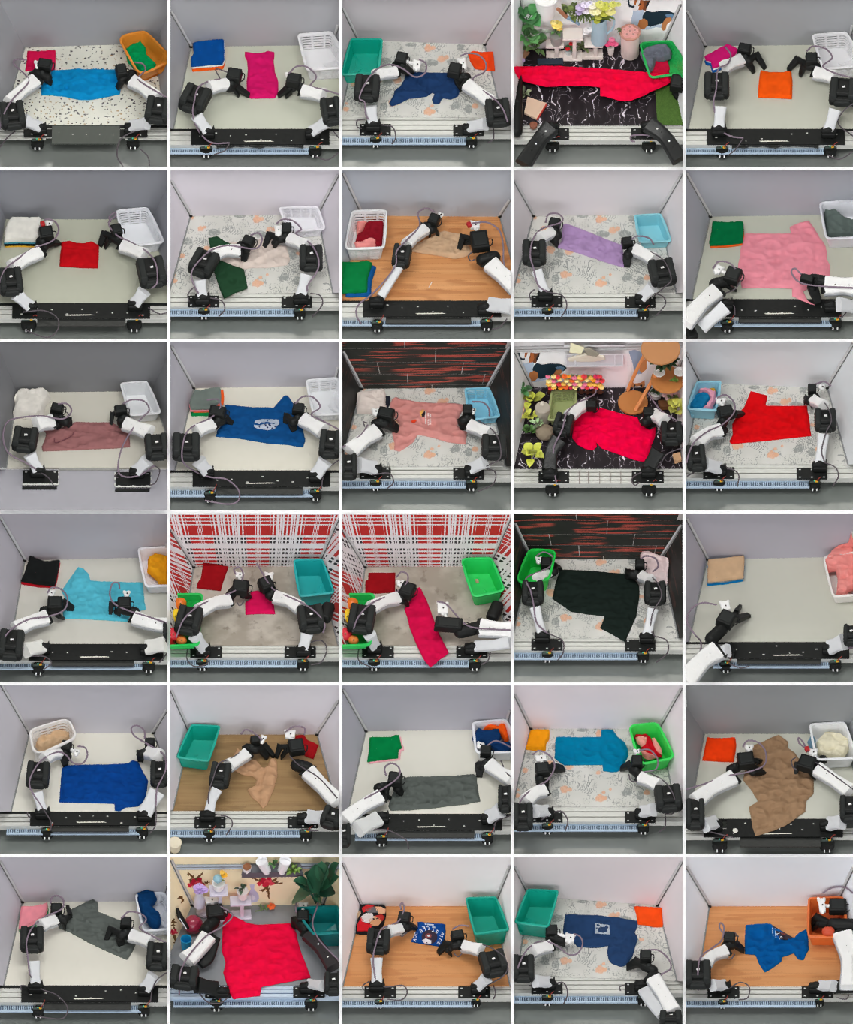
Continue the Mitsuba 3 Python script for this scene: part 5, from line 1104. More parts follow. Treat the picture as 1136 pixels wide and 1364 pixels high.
cloth('folded_cloth', 'dark red folded cloth at the back left, small magenta cloth booth', 'cloth', [(215,320),(300,332),(382,348),(355,420),(330,506),(250,498),(170,488),(178,450),(200,425)], (150,18,26), 2, 14, 3, sm=0)
cloth('folded_cloth', 'small magenta cloth in front of both grippers on the concrete-look sheet', 'cloth', [(528,515),(570,505),(620,520),(680,580),(692,660),(600,658),(495,664),(492,585),(530,560)], (212,20,84), 2, 14, 3, sm=0)
basket('empty teal basket at the back right of the plaid booth', [(818,312),(1000,308),(1078,520),(858,545)], (24,164,164), 100, 16, .84)
arm('left', [(218,890),(165,810)], (125,702,170,225,12), [(190,640),(290,592),(385,572)], [(390,550),(420,510)], (462,490,112,112,8), [(480,540,525,545,64)], (455,410,64,42,0), [[(430,400),(420,370),(455,355),(480,410),(440,500),(330,550),(190,610),(90,700),(40,820)],[(120,870),(110,960),(160,1010),(230,1000),(260,970)],[(440,590),(460,610),(485,580)]], w1=88, w2=86, ze=225.)
arm('right', [(880,892),(905,790)], (930,692,175,225,-8), [(860,622),(780,575),(695,550)], [(690,530),(655,540)], (632,470,92,115,-25), [(610,500,588,465,56)], (650,420,64,64,0), [[(570,330),(600,380),(640,450),(700,515),(850,580),(960,650),(1020,730),(1010,790)],[(930,850),(1000,840),(1035,900),(1000,980),(930,1000)]], w1=86, w2=84)
put('motor_pod', rbox(P(1035,655,150), (.085,.15,.08), -14, .03), MK, None, 35, 'black rounded motor beside the right elbow, small magenta cloth booth', 'motor')
plaidbooth(2, 'plaid booth with the long magenta cloth')
cloth('folded_cloth', 'dark red folded cloth at the back left, long magenta cloth booth', 'cloth', [(172,388),(260,390),(352,386),(352,440),(350,518),(250,522),(152,526),(154,440),(172,436)], (148,18,26), 2, 14, 3, sm=0)
cloth('trousers', 'long magenta folded trousers reaching over the beam, held at the left', 'trousers', [(470,500),(515,482),(560,570),(600,680),(640,790),(706,916),(650,960),(585,1014),(545,970),(500,880),(450,760),(430,680),(412,630),(445,575)], (206,14,72), 10, 12, 3, sm=0)
basket('empty bright green basket at the back right of the plaid booth', [(790,302),(985,296),(1072,505),(868,548)], (36,200,96), 100, 30, .84)
put('paper_tag', rbox(P(893,448,10), (.022,.036,.006), 15, .002), mat((176,150,120), .7), None, 35, 'small brown tag lying in the bright green basket', 'tag')
arm('left', [(215,875),(182,800)], (130,692,175,235,8), [(190,622),(275,582),(365,558)], [(390,560),(412,540)], (432,510,95,125,22), [(410,580,440,605,64)], (385,465,54,42,0), [[(360,420),(395,385),(435,410),(420,470),(340,530),(200,590),(110,680),(70,780)],[(115,870),(110,970),(200,1020)]], w1=84, w2=84, ze=225.)
arm('right', [(885,878),(1000,872),(1110,850)], None, [(1190,772),(1040,766),(915,752)], [(900,755),(780,785)], (705,735,190,105,6), [(650,730,618,762,84)], (665,630,84,100,0), [[(630,580),(690,600),(780,700),(850,750),(1000,765),(1118,770)],[(980,920),(965,970),(920,1000)]], w1=84, w2=116, collar=(858,880), zw=120, wr=44)
put('motor_pod', rbox(P(1010,650,80), (.085,.16,.08), -20, .03), MK, None, 35, 'black rounded motor behind the right arm, long magenta cloth booth', 'motor')

booth(3, 3, 'fourth-row booth with the dark plank wall', (110,300), (975,302), (-10,822), (1088,822), (0,62), (1116,75), 'm_floral', DARKW, kind='plank', toplabel='floral')
planks(); front_b(822, 906, ribs=3, **FB)
cloth('trousers', 'large black garment spread over the floral sheet below the dark planks', 'garment', [(310,368),(460,372),(730,396),(800,430),(832,475),(830,560),(810,680),(735,845),(640,790),(570,755),(585,725),(602,676),(480,662),(375,645),(330,610),(255,560),(275,460)], (26,36,32), 2, 10, 3, sm=0)
basket('bright green basket tilted up at the back left, dark plank booth of row four', [(105,240),(278,245),(230,430),(10,465)], (30,196,74), 110, 40, .82)
cloth('cloth', 'white cloth draped at the back right corner, dark plank booth of row four', 'cloth', [(838,250),(890,243),(950,265),(1028,290),(1022,350),(1015,440),(920,440),(860,420),(845,350)], (232,212,212), 2, 60, 8, wr=22, w=26)
arm('left', [(188,805),(140,622)], (125,522,145,185,0), [(150,430),(225,400)], [(228,380),(265,382)], (215,330,74,84,0), [(270,350,312,362,66)], (165,310,44,44,0), [[(150,280),(200,255),(260,290),(240,350),(170,385),(80,430),(110,510),(130,600),(150,720),(220,790)],[(220,790),(320,840),(325,920),(290,970)]], w1=74, w2=62)
arm('right', [(880,810),(920,632)], (935,522,145,178,0), [(905,440),(848,412)], [(830,410),(785,402)], (835,340,64,74,0), [(760,390,748,432,66)], None, [[(840,300),(880,280),(940,300),(955,350),(920,385)],[(880,390),(950,460),(975,550),(920,650),(905,760),(930,810)],[(930,810),(1010,840),(1015,920),(940,985)]], w1=76, w2=68)

booth(3, 4, 'fourth-row booth with the beige folded cloth', (165,305), (1180,285), (40,850), (1290,850), (20,30), (1136,120), PLAIN, (182,178,188))
front_a(846, (285,1082,852,956), (340,895,950,992), (180,950,958,1018), [(265,1012),(990,1002)], 40)
stack([((18,126,190),'blue folded cloth, lowest',24,(0,0),'folded_cloth','cloth'),((120,136,148),'grey folded cloth in the middle',12,(2,0),'folded_cloth','cloth'),((196,164,130),'beige folded cloth, topmost',16,(0,0),'folded_cloth','cloth')], [(172,298),(290,288),(412,272),(412,340),(405,420),(290,440),(166,450),(168,360)], 'at the back left of the bare table')
basket('white basket at the right edge with pink clothes, beige cloth booth', [(940,290),(1200,250),(1220,530),(1000,545)], (222,218,214), 110, 26, .88)
cloth('cloth', 'pink clothes hanging over the white basket, beige cloth booth', 'cloth', [(940,300),(985,250),(1030,210),(1100,185),(1116,110),(1138,120),(1138,480),(1100,500),(1078,532),(1020,520),(1030,420),(1020,360),(960,370)], (222,140,134), 60, 50, 12, wr=22)
arm('left', [(190,935),(300,905)], None, [(5,1110),(130,970),(225,905)], [(190,830),(258,765)], (290,700,115,130,28), [(360,700,440,672,66),(355,655,385,612,36)], (282,615,72,84,-10), [[(225,605),(130,590),(50,640),(30,720),(80,800),(120,850),(110,920),(30,1010)],[(300,990),(380,1020),(440,1010)]], w1=90, w2=128, collar=(298,905), zw=125, wr=46)
arm('right', [(975,885),(1065,848)], (1112,800,100,155,0), None, None, None, (), None, [[(1060,900),(1136,880)]], w1=112, collar=(972,885), look='mostly hidden')

# ---- row 5 -------------------------------------------------------
booth(4, 0, 'fifth-row booth with the royal blue shirt', (195,325), (1022,320), (80,836), (1220,836), (12,0), (1116,165), PLAIN, (196,192,204))
front_a(832, (208,1036,840,925), (350,862,918,966), (50,930,930,984), [(318,978),(948,972)], 40)
basket('white slotted basket heaped with beige cloth behind the left arm', [(205,300),(455,222),(510,345),(235,470)], (224,222,218), 90, 50, .86, slots=True)
cloth('cloth', 'beige cloth piled up in the white slotted basket, royal blue shirt booth', 'cloth', [(262,325),(320,280),(400,250),(470,235),(498,270),(485,335),(430,375),(330,415),(265,425),(240,390)], (208,176,140), 40, 40, 12, wr=16, folds=[([(290,350),(400,310),(470,270)],10,9),([(300,390),(400,350),(470,320)],9,9)])
cloth('shirt', 'royal blue shirt spread on the right half of the white table', 'shirt', [(415,545),(450,530),(560,524),(720,522),(855,516),(880,495),(920,505),(955,575),(988,630),(975,720),(950,775),(920,797),(840,805),(800,830),(768,825),(765,780),(600,774),(400,770),(408,650)], (8,64,138), 2, 11, 4, folds=[([(740,620),(800,640),(840,680)],-7,9),([(850,520),(850,700)],5,12)])
arm('left', [(290,835),(255,705)], (260,588,155,205,4), [(300,490),(350,460),(408,442)], [(420,450),(450,475)], (445,410,68,84,12), [(430,480,440,532,74)], (512,448,36,40,10), [[(520,405),(570,415),(585,470),(550,520),(490,515),(440,460),(380,445),(280,500),(215,600),(210,680),(290,810)],[(290,810),(345,900),(345,960)],[(190,840),(195,865),(215,870)]], w1=76, w2=76)
arm('right', [(965,850),(1050,700)], (1062,582,118,205,0), [(1060,470),(985,440)], [(980,450),(940,460)], (998,385,68,64,0), [(940,450,935,502,76)], None, [[(965,355),(960,300),(910,268),(875,290),(900,340),(1000,400),(1090,460),(1105,560),(1050,680),(1040,800)],[(1040,800),(1040,920),(1000,980)]], w1=112, w2=92)

booth(4, 1, 'fifth-row booth with the brown wooden table', (125,330), (970,330), (15,826), (1110,826), (0,38), (1116,105), 'm_wood_brown', (204,200,206), toplabel='brown wooden')
front_b(826, 944, ribs=4, cars=((160,364,868,940),(775,978,868,940)), du=(0,860,950,1000), pods=((257,990),(895,988)), podr=40)
basket('empty teal basket at the back left of the brown wooden table', [(140,270),(322,276),(250,500),(45,475)], (8,160,140), 90, 14, .85)
cloth('cloth', 'tan cloth twisted and held up by the left gripper over brown wood', 'cloth', [(440,415),(470,440),(500,490),(560,488),(590,520),(610,550),(640,540),(655,490),(690,482),(705,510),(706,600),(680,690),(640,780),(612,812),(580,770),(540,740),(508,690),(560,660),(568,620),(545,600),(480,590),(420,560),(400,500)], (188,148,114), 2, 14, 5, folds=[([(600,800),(610,650),(665,500)],12,9),([(440,520),(540,590),(610,560)],10,9),([(570,640),(600,600)],9,8)])
cloth('folded_cloth', 'dark red folded cloth behind the right gripper on brown wood', 'cloth', [(825,330),(880,325),(905,360),(980,395),(945,485),(900,470),(850,440),(820,380)], (156,20,26), 2, 16, 3, sm=0)
arm('left', [(258,838),(275,760),(310,685)], (330,592,135,198,8), [(385,530),(440,500),(500,458)], [(510,420),(560,430)], (560,370,64,64,-10), [(600,430,642,482,66),(620,405,684,472,44)], (610,362,32,54,15), [[(465,325),(500,295),(560,325),(605,365)],[(455,450),(390,490),(320,520),(285,610),(250,740),(270,850)],[(270,850),(380,870),(410,920),(370,990)]], w1=76, w2=78, collar=(245,852))
arm('right', [(915,870),(1030,878)], (1072,872,140,165,20), [(1110,770),(1010,670),(915,575)], [(905,550),(835,530)], (832,412,105,125,-10), [(722,410,700,477,44),(762,440,730,482,44)], (790,330,80,64,0), [[(760,310),(820,275),(885,285),(885,330)],[(790,470),(850,530),(980,610),(1105,745)],[(880,950),(920,960),(980,960)]], w1=104, w2=104, collar=(885,868), zw=110, wr=44)
t = thing('cup', 'pale paper cup lying in the bottom left corner below the brown wooden table', 'cup')
lathe('body', 30, 1090, -138, [(.030,0),(.036,.01),(.044,.08),(.040,.08),(.001,.012)], mat((206,196,170), .6), t); lathe('lip', 30, 1090, -138, [(.044,.078),(.047,.082),(.044,.087),(.040,.082)], mat((224,214,190), .6), t)

booth(4, 2, 'fifth-row booth with the grey trousers', (155,308), (1085,296), (35,850), (1200,850), (0,30), (1116,170), PLAIN, (186,184,196))
front_a(848, (150,1056,856,955), (300,875,948,1006), (85,945,962,1022), [(262,1022),(960,1012)], 40)
stack([((232,172,180),'pink folded cloth under the green one',14,(14,2),'folded_cloth','cloth'),((0,124,64),'bright green folded cloth on the pink one',24,(0,0),'folded_cloth','cloth')], [(180,340),(300,344),(375,322),(382,360),(396,410),(375,420),(370,475),(280,484),(165,500),(175,430)], 'in the grey trousers booth')
cloth('trousers', 'dark grey trousers stretched along the front of the white table', 'trousers', [(410,608),(480,603),(620,600),(770,594),(870,584),(890,600),(900,690),(915,765),(800,785),(600,808),(450,822),(320,824),(306,795),(320,740),(370,650)], (90,96,92), 2, 12, 5, folds=[([(430,690),(520,670),(700,640),(860,610)],7,9),([(470,700),(490,650),(520,660)],7,7),([(440,680),(500,710)],6,6)])
basket('white basket with navy and orange clothes at the back right, grey trousers booth', [(868,250),(1080,232),(1190,440),(890,445)], (224,226,230), 100, 28, .86)
cloth('cloth', 'orange clothes at the back of the white basket, grey trousers booth', 'cloth', [(930,285),(975,255),(1035,270),(1045,240),(1080,250),(1104,350),(1080,365),(1050,320),(1000,300)], (236,88,20), 56, 36, 8, wr=16)
cloth('cloth', 'navy clothes heaped in the white basket, grey trousers booth', 'cloth', [(860,340),(900,275),(935,300),(1040,290),(1055,335),(1040,370),(1118,380),(1118,450),(1040,445),(970,410),(930,380),(880,400)], (18,54,100), 60, 40, 10, wr=18)
arm('left', [(235,885),(100,950)], (12,985,90,180,0), [(15,890),(130,800),(250,735)], [(240,680),(290,672)], (350,622,95,105,8), [(365,680,402,722,80),(290,730,320,742,52)], None, [[(290,595),(282,545),(330,517),(378,550),(370,610),(260,690),(150,750),(0,855)],[(200,950),(310,960),(420,1020),(440,1080)]], w1=118, w2=96, collar=(262,862), c1=(216,218,216))
arm('right', [(970,870),(1050,825)], (1078,745,95,215,0), [(1125,620),(1050,580),(975,525)], [(970,510),(930,540)], (950,440,74,84,4), [(910,530,908,602,76)], (912,400,46,34,20), [[(960,400),(1020,370),(1118,412)],[(1050,500),(1080,570),(1118,605)],[(1118,860),(1020,900),(1005,970)]], w1=104, w2=92)

booth(4, 3, 'fifth-row booth with the turquoise blue shirt', (110,290), (965,292), (-10,802), (1070,802), (0,62), (1116,20), 'm_floral', (210,202,206), toplabel='floral')
front_b(802, 906, ribs=3, **FB)
cloth('shirt', 'turquoise blue shirt with short sleeves at the back of the floral sheet', 'shirt', [(280,342),(310,340),(450,345),(580,342),(578,298),(620,290),(655,294),(690,340),(740,380),(756,430),(760,470),(720,540),(690,570),(650,574),(590,562),(588,524),(450,526),(335,528),(270,480),(275,400)], (0,118,158), 2, 11, 4, folds=[([(590,350),(600,520)],5,10)])
cloth('folded_cloth', 'golden yellow folded cloth at the back left, turquoise blue shirt booth', 'cloth', [(108,295),(170,292),(238,292),(236,345),(215,380),(210,425),(140,424),(80,415),(95,350)], (236,152,20), 2, 28, 3, sm=0)
basket('bright green basket with pink and red clothes, turquoise blue shirt booth', [(765,272),(950,255),(1062,480),(840,520)], (48,210,84), 105, 40, .82)
cloth('cloth', 'red cloth in the bright green basket, turquoise blue shirt booth', 'cloth', [(800,325),(880,320),(910,345),(930,400),(985,470),(900,468),(840,415),(850,370),(800,345)], (196,16,32), 42, 24, 6, wr=16)
cloth('cloth', 'pink cloth at the left of the bright green basket, turquoise blue shirt booth', 'cloth', [(805,340),(850,335),(885,345),(878,390),(845,405),(815,375)], (240,158,150), 62, 20, 5, wr=14)
cloth('cloth', 'pink cloth at the right of the bright green basket, turquoise blue shirt booth', 'cloth', [(915,345),(940,350),(975,410),(985,455),(950,440),(925,395)], (240,158,150), 62, 20, 5, wr=14)
cloth('cloth', 'pink cloth at the front of the bright green basket, turquoise blue shirt booth', 'cloth', [(838,420),(880,445),(960,470),(890,490),(855,470)], (232,140,136), 60, 20, 5, wr=14)
arm('left', [(215,832),(140,832)], (58,862,135,215,0), [(75,765),(140,712),(200,690)], [(180,650),(170,610)], (190,560,95,105,-8), [(265,550,332,552,86),(220,640,215,692,34)], (180,490,84,54,-10), [[(125,460),(170,435),(240,470),(270,540),(220,630),(130,680),(45,760),(25,870),(40,970)],[(180,890),(300,830),(355,890),(340,960)]], w1=88, w2=90)
arm('right', [(850,835),(925,822)], (1020,742,178,215,-6), [(960,660),(840,610)], [(830,590),(790,560)], (815,510,74,94,0), [(765,530,708,552,66)], (815,445,44,32,0), [[(830,430),(900,430),(950,490),(940,555),(860,575)],[(900,580),(1000,640),(1060,740),(1060,840),(1000,850)],[(1000,850),(1000,930),(960,970)],[(760,590),(775,630),(820,640)]], w1=88, w2=78)

booth(4, 4, 'fifth-row booth with the brown shirt', (145,325), (1085,325), (40,882), (1200,882), (30,145), (1136,200), PLAIN, (180,172,180), posts=False)
front_a(878, (270,960,884,1000), (360,892,990,1066), None, [(225,1052),(935,1052)], 50, beam_=(945,1000))
for side, x0, x1 in (('left',118,310),('right',800,1040)): put('carriage_plate', flat(rect(x0+20, x1+20, 950, 1000), 3, 10), MK, None, False, '%s black plate beside the rail cover of the brown shirt booth' % side, 'plate')
put('washer', loft([np.c_[np.cos(a)*q+P(348,960,9)[0], np.sin(a)*q+P(348,960,9)[1], np.full(20, P(0,0,z)[2])] for a in [np.arange(20)/20*2*math.pi] for q, z in ((.017,7),(.018,10),(.014,12),(.006,12),(.001,10))]), mat((226,224,214), .4), None, 40, 'round white washer on the rail cover of the brown shirt booth', 'washer')
cloth('folded_cloth', 'bright orange red folded towel at the back left of the brown shirt booth', 'towel', [(165,345),(260,350),(352,344),(358,390),(340,500),(240,496),(132,488),(150,410)], (246,64,14), 2, 26, 4, sm=0, w=10)
cloth('shirt', 'brown shirt hanging over the front edge of the white table', 'shirt', [(470,395),(540,370),(640,325),(705,375),(700,410),(750,450),(800,520),(850,560),(870,620),(868,710),(820,760),(812,830),(760,870),(680,925),(590,960),(480,992),(462,930),(440,800),(500,765),(450,680),(400,620),(430,520)], (152,122,94), 4, 12, 5, folds=[([(695,400),(630,480),(610,560),(600,660)],9,9),([(680,560),(760,600),(860,640)],7,9),([(780,700),(770,780)],-6,8)])
basket('clear plastic box with cream and blue cloths at the back right, brown shirt booth', [(848,262),(1075,252),(1150,480),(890,490)], (222,224,226), 95, 26, .84, name='plastic_box', cat='box')
cloth('cloth', 'cream crumpled cloth in the clear plastic box, brown shirt booth', 'cloth', [(890,370),(950,305),(1040,320),(1115,360),(1105,410),(1060,480),(960,475),(900,440)], (222,216,190), 46, 50, 14, wr=18)
cloth('cloth', 'small greyish blue cloth at the left of the clear plastic box', 'cloth', [(828,370),(860,320),(885,350),(885,410),(850,412)], (110,146,170), 70, 26, 6, grid=7)
arm('left', [(215,905),(140,925)], (82,845,125,250,0), [(85,765),(190,685),(335,610)], [(320,560),(370,540)], (420,500,115,125,-8), [(470,570,545,572,86),(500,505,522,500,44)], (440,420,64,44,0), [[(400,410),(430,370),(500,380),(550,440),(540,530),(430,575),(300,600),(150,650),(20,690)],[(150,960),(250,985),(330,1005)]], w1=104, w2=104, collar=(215,915))
arm('right', [(970,915),(1060,900)], (1102,812,130,210,0), [(1110,700),(1010,630),(895,555)], [(890,520),(930,495)], (822,520,115,125,20), [(760,525,752,595,40),(850,580,882,615,44)], (865,450,66,54,0), [[(830,430),(775,385),(770,350),(800,380),(830,440)],[(840,470),(880,510),(980,580),(1138,695)],[(750,480),(722,500),(730,540),(755,560)]], w1=106, w2=94, collar=(955,915), red=(826,425))

# ---- row 6 -------------------------------------------------------
booth(5, 0, 'bottom-row booth with the grey shirt', (150,325), (1085,318), (32,870), (1200,870), (0,50), (1116,195), PLAIN, (196,190,202))
front_a(850, (150,1056,858,957), (300,875,950,1008), (0,945,964,1024), [(262,1024),(960,1014)], 40)
stack([((10,124,62),'green folded cloth under the pink one',22,(4,4),'folded_cloth','cloth'),((238,146,158),'pink folded cloth, upper one',26,(0,0),'folded_cloth','cloth')], [(145,345),(230,346),(318,322),(322,370),(305,410),(250,450),(165,490),(128,492),(135,400)], 'behind the left arm, grey shirt booth')
cloth('shirt', 'dark grey shirt lying slantwise between both grippers on the white table', 'shirt', [(480,365),(540,335),(620,300),(652,325),(655,385),(720,410),(800,440),(880,490),(915,580),(880,650),(850,700),(740,655),(600,590),(460,515),(390,490),(430,420)], (92,98,94), 2, 11, 5, folds=[([(520,410),(580,450),(630,530),(650,580)],8,9),([(610,350),(650,380)],7,8),([(480,430),(560,470)],7,8)])
basket('white slotted basket with navy cloth at the right of the grey shirt booth', [(905,275),(1090,262),(1190,490),(960,510)], (222,226,232), 105, 24, .84, slots=True)
cloth('cloth', 'navy cloth hanging over the side of the white slotted basket, grey shirt booth', 'cloth', [(905,265),(965,238),(1030,250),(1045,290),(1010,350),(1065,390),(1075,440),(1050,490),(1000,470),(950,400),(920,330)], (12,58,104), 70, 40, 10, wr=18)
arm('left', [(245,870),(235,710)], (220,562,158,205,0), [(275,475),(368,440)], [(380,430),(430,440)], (378,372,78,88,0), [(430,460,440,492,86),(470,415,450,352,34)], None, [[(340,330),(350,290),(390,280),(425,310),(410,370),(300,420),(220,490),(185,580),(190,660),(205,800)],[(205,800),(280,890),(380,930),(450,1000),(450,1060),(400,1090),(240,1070)],[(205,880),(150,870),(150,900)]], w1=78, w2=78)
arm('right', [(970,890),(1030,805)], (1052,672,148,225,4), [(1010,580),(878,540)], [(870,520),(810,540)], (840,460,74,84,4), [(740,500,708,577,48),(800,560,812,612,76)], None, [[(810,430),(860,385),(940,400),(975,440),(930,490),(1010,540),(1118,592)],[(1118,780),(1050,830),(1015,900)],[(1015,900),(1005,980)]], w1=96, w2=84)

booth(5, 1, 'bottom-row booth with the flowered wall', (140,345), (1010,342), (-100,870), (1300,870), (0,40), (1116,60), mat((132,136,140), .4), (250,234,196), toplabel='grey', edge=False)
front_b(850, 930, ribs=3, cars=((230,400,860,930),(812,1022,858,926)), du=(20,890,944,990), pods=((305,978),(930,975)), podr=42, tint=mat((190,206,222), .4))
alub = thing('trim', 'horizontal aluminium rail on the flowered back wall', 'rail'); labels[alub]['kind'] = 'structure'
for v in (78, 96): put('rail', tube([Tile.bw(40,v+2)-AWAY*.012, Tile.bw(1114,v-8)-AWAY*.012], .0095, 6), mat((170,180,196), .4, .1), alub)
def wallflower(label, fx, fv, s, seed, stems, plane=None):
    t = thing('flower_print', label, 'wall print'); rng = random.Random(seed); pl = plane
    for x0, v0, x1, v1 in stems:
        dx, dv = x1-x0, v1-v0; n = math.hypot(dx, dv); px, pv = -dv/n*2.2, dx/n*2.2
        wallpatch(t, 'stem', [(x0-px,v0-pv),(x1-px,v1-pv),(x1+px,v1+pv),(x0+px,v0+pv)], (98,66,38), .001, .001, plane=pl)
        for k in range(4):
            q = .2+.24*k; cx, cv = x0+dx*q+rng.uniform(-6, 6), v0+dv*q+rng.uniform(-6, 6); a = rng.uniform(0, 6.28); L = 15+rng.random()*8
            ca, sa = math.cos(a)*L, math.sin(a)*L
            wallpatch(t, 'leaf', [(cx-ca,cv-sa),(cx-sa*.4,cv+ca*.4),(cx+ca,cv+sa),(cx+sa*.4,cv-ca*.4)], (112,78,42), .0015, .001, plane=pl)
    for k in range(11):
        a = k*2.4; r_ = s*(.12+.075*k) if k else 0; cx, cv = fx+math.cos(a)*r_, fv+math.sin(a)*r_*.6
        q = [(cx+math.cos(b)*s*.30*(1+.2*math.sin(3*b+k)), cv+math.sin(b)*s*.24*(1+.2*math.sin(3*b+k))) for b in np.arange(9)/9*2*math.pi]
        wallpatch(t, 'petal', q, ((206,44,66),(186,30,56),(222,76,92))[k % 3], .002+.0004*k, .001, plane=pl)
wallflower('red flower with brown leaves printed at the left of the flowered wall', 170, 200, 58, 1, [(110,120,170,180),(215,120,175,180),(260,190,190,200),(120,170,160,195)])
wallflower('red flower with brown leaves printed in the middle of the flowered wall', 630, 190, 58, 2, [(520,150,600,185),(740,200,660,190),(650,300,635,210),(600,250,640,220),(700,170,660,190)])
wallflower('dark red flower printed low on the left side wall of the flowered booth', 20, 520, 30, 3, [(20,430,20,500),(35,600,22,540),(60,280,80,320)], Tile.lw)
def Q(x, v, gap): return P(x, v, zg(v, gap))
cloth('shirt', 'large red shirt spread between both arms on the grey table', 'shirt', [(350,400),(390,390),(440,420),(500,455),(570,470),(690,465),(790,460),(830,520),(860,640),(900,740),(928,815),(800,840),(600,878),(592,935),(500,945),(415,958),(385,900),(350,780),(362,720),(340,640),(345,500)], (232,12,62), 4, 10, 4, grid=11, folds=[([(380,660),(420,700),(430,800)],-5,14)])
decal(None, '', [], (0,0,0), 0, None)
cloth('white_tag', 'tiny white care label on the left edge of the large red shirt', 'label', [(374,700),(384,702),(388,728),(378,730)], (236,226,222), 14, 3, 0, grid=4, w=3, sm=0)
basket('teal tray at the right edge of the grey table', [(820,362),(1100,350),(1150,520),(950,530)], (10,124,124), 80, 16, .88, name='tray', cat='tray')
t = thing('wall_shelf', 'dark grey shelf trough with pots on the flowered wall', 'shelf'); m = mat((88,90,98), .5)
put('board', prism([Q(472,130,70), Q(875,124,70), Q(860,62,10), Q(480,68,10)], (0, 0, -.012)), m, t, False); put('front', prism([Q(470,126,74), Q(880,120,74), Q(880,152,74), Q(470,160,74)], AWAY*.012), m, t, False)
for i, (x, v, tilt, lab) in enumerate(((506,122,0,'small white cup with brown soil at the left of the wall shelf'),(640,118,-18,'tilted white cup in the middle of the wall shelf'),(735,118,12,'right white cup on the wall shelf'))):
    s_ = .030 if i == 0 else .038; h = .055 if i == 0 else .12
    b = Q(x, v, 50); a = math.radians(tilt); R = np.array([[math.cos(a), 0, math.sin(a)], [0, 1, 0], [-math.sin(a), 0, math.cos(a)]])
    k = numbered('cup'); setlab(k, lab, 'cup')
    prof = [(s_*.72,0),(s_*.78,.006),(s_,h),(s_*1.04,h+.004),(s_*.93,h+.002),(s_*.85,h*.85),(.001,h*.84)]
    ms_ = loft([np.c_[np.cos(q)*r0, np.sin(q)*r0, np.full(24, y)] for q in [np.arange(24)/24*2*math.pi] for r0, y in prof]); ms_.vertices = ms_.vertices @ R.T+b; put('body', ms_, mat((238,238,240), .4), k, 40)
    if i == 0: put('soil', bump(b+[0, 0, h+.004], .028, 4, .3, 2, .6), mat((140,92,62), .9), k)
plant('feathery green plant at the right of the wall shelf', 810, 128, zg(128,60), 16, .07, .022, (116,146,72), 51, None, .7, .9)
plant('green leaves behind the tilted white cup on the wall shelf', 690, 75, zg(75,40), 8, .055, .028, (88,132,78), 52, None, .5, .9)
t = thing('monstera', 'big dark green split-leaf plant in the top right of the flowered booth', 'plant'); ml = [mat(c, .4, 0., .4) for c in ((30,72,54),(38,88,62),(48,100,72))]
for i, (bx, bv, tx, tv, w) in enumerate(((980,250,1050,60,.13),(960,260,960,70,.11),(990,230,1110,150,.12),(985,260,1090,260,.12),(950,290,1000,330,.10),(930,250,800,330,.12),(920,240,830,190,.10),(900,210,812,180,.06),(1000,180,1000,50,.09),(940,220,890,130,.09),(1040,200,1110,60,.10))):
    k = put('leaf', leaf(Q(bx,bv,120), Q(tx,tv,120-8*(i % 3)), w*1.2, .03, .03, 9), ml[i % 3], t, True)
    put('stem', tube([Q(960,330,80), Q((bx+960)/2,(bv+330)/2,100), Q(bx,bv,120)], .004, 6), ml[0], t)
def stand2(label, x, v, w, d, gap):
    t = thing('display_stand', label, 'display stand'); m = mat((206,202,218), .5); h = zg(v, gap); c = P(x, v, h); z0 = P(0, 0, 10)[2]
    put('top', rbox(c, (w/1000, d/1000, .018), 4, .004), m, t); put('leg', rbox([c[0]+.01, c[1]-.02, (c[2]+z0)/2], (.026, .022, c[2]-z0-.01), 0, .004), m, t); put('foot', rbox([c[0], c[1]-.01, P(0, 0, 8)[2]], (w/1000, d/1000, .014), 4, .004), m, t)
stand2('lavender grey stand carrying the cactus pot, flowered booth', 318, 245, 120, 96, 90)
stand2('lavender grey stand carrying the striped white pot, flowered booth', 462, 315, 140, 80, 80)
plant('blue-grey round cactus in a white pot on a lavender stand', 318, 190, zg(190,85), 4, .04, .02, (140,160,90), 53, (.042,.065,(238,238,238)), .5, .9, 'cactus', 'cactus')
put('ball', bump(Q(312,165,90), .030, 7, .12, 3), mat((146,186,200), .8), 'cactus', True); 
bloom(Q(355,140,80), .022, (236,180,60), 'cactus', 61); bloom(Q(342,122,80), .016, (240,196,90), 'cactus', 62)
plant('dark succulent in a striped white pot on a lavender stand', 475, 245, zg(245,75), 12, .065, .018, (72,92,72), 54, (.038,.075,(238,230,230)), .6, .8)
t = thing('vase_print', 'pale lavender vase printed on the flowered wall beside the striped pot', 'wall print'); wallpatch(t, 'vase', [(522,205),(556,205),(552,235),(580,268),(584,300),(566,326),(530,328),(512,300),(512,270),(530,238)], (196,194,220), .002, .003); wallpatch(t, 'swirl', [(535,280),(548,276),(562,300),(548,312),(532,304)], (226,222,234), .003, .004)
t = thing('vase', 'slim pale vase with a lilac flower at the left of the flowered booth', 'vase'); zv = zg(345,80); lathe('body', 190, 345, zv, [(.034,0),(.04,.01),(.032,.08),(.024,.13),(.028,.16),(.022,.158),(.001,.15)], mat((210,206,222), .4), t)
for i, (x, v) in enumerate([(192,236),(172,222),(214,226),(192,212),(180,250),(210,248),(228,240)]): bloom(Q(x, v, 95), .023, (198,170,226), t, 400+i)
put('tissue', bump(P(215,385,20), .045, 3, .4, 3, .6), mat((206,200,214), .8), None, True, 'crumpled pale tissue under the left gripper, flowered booth', 'tissue')
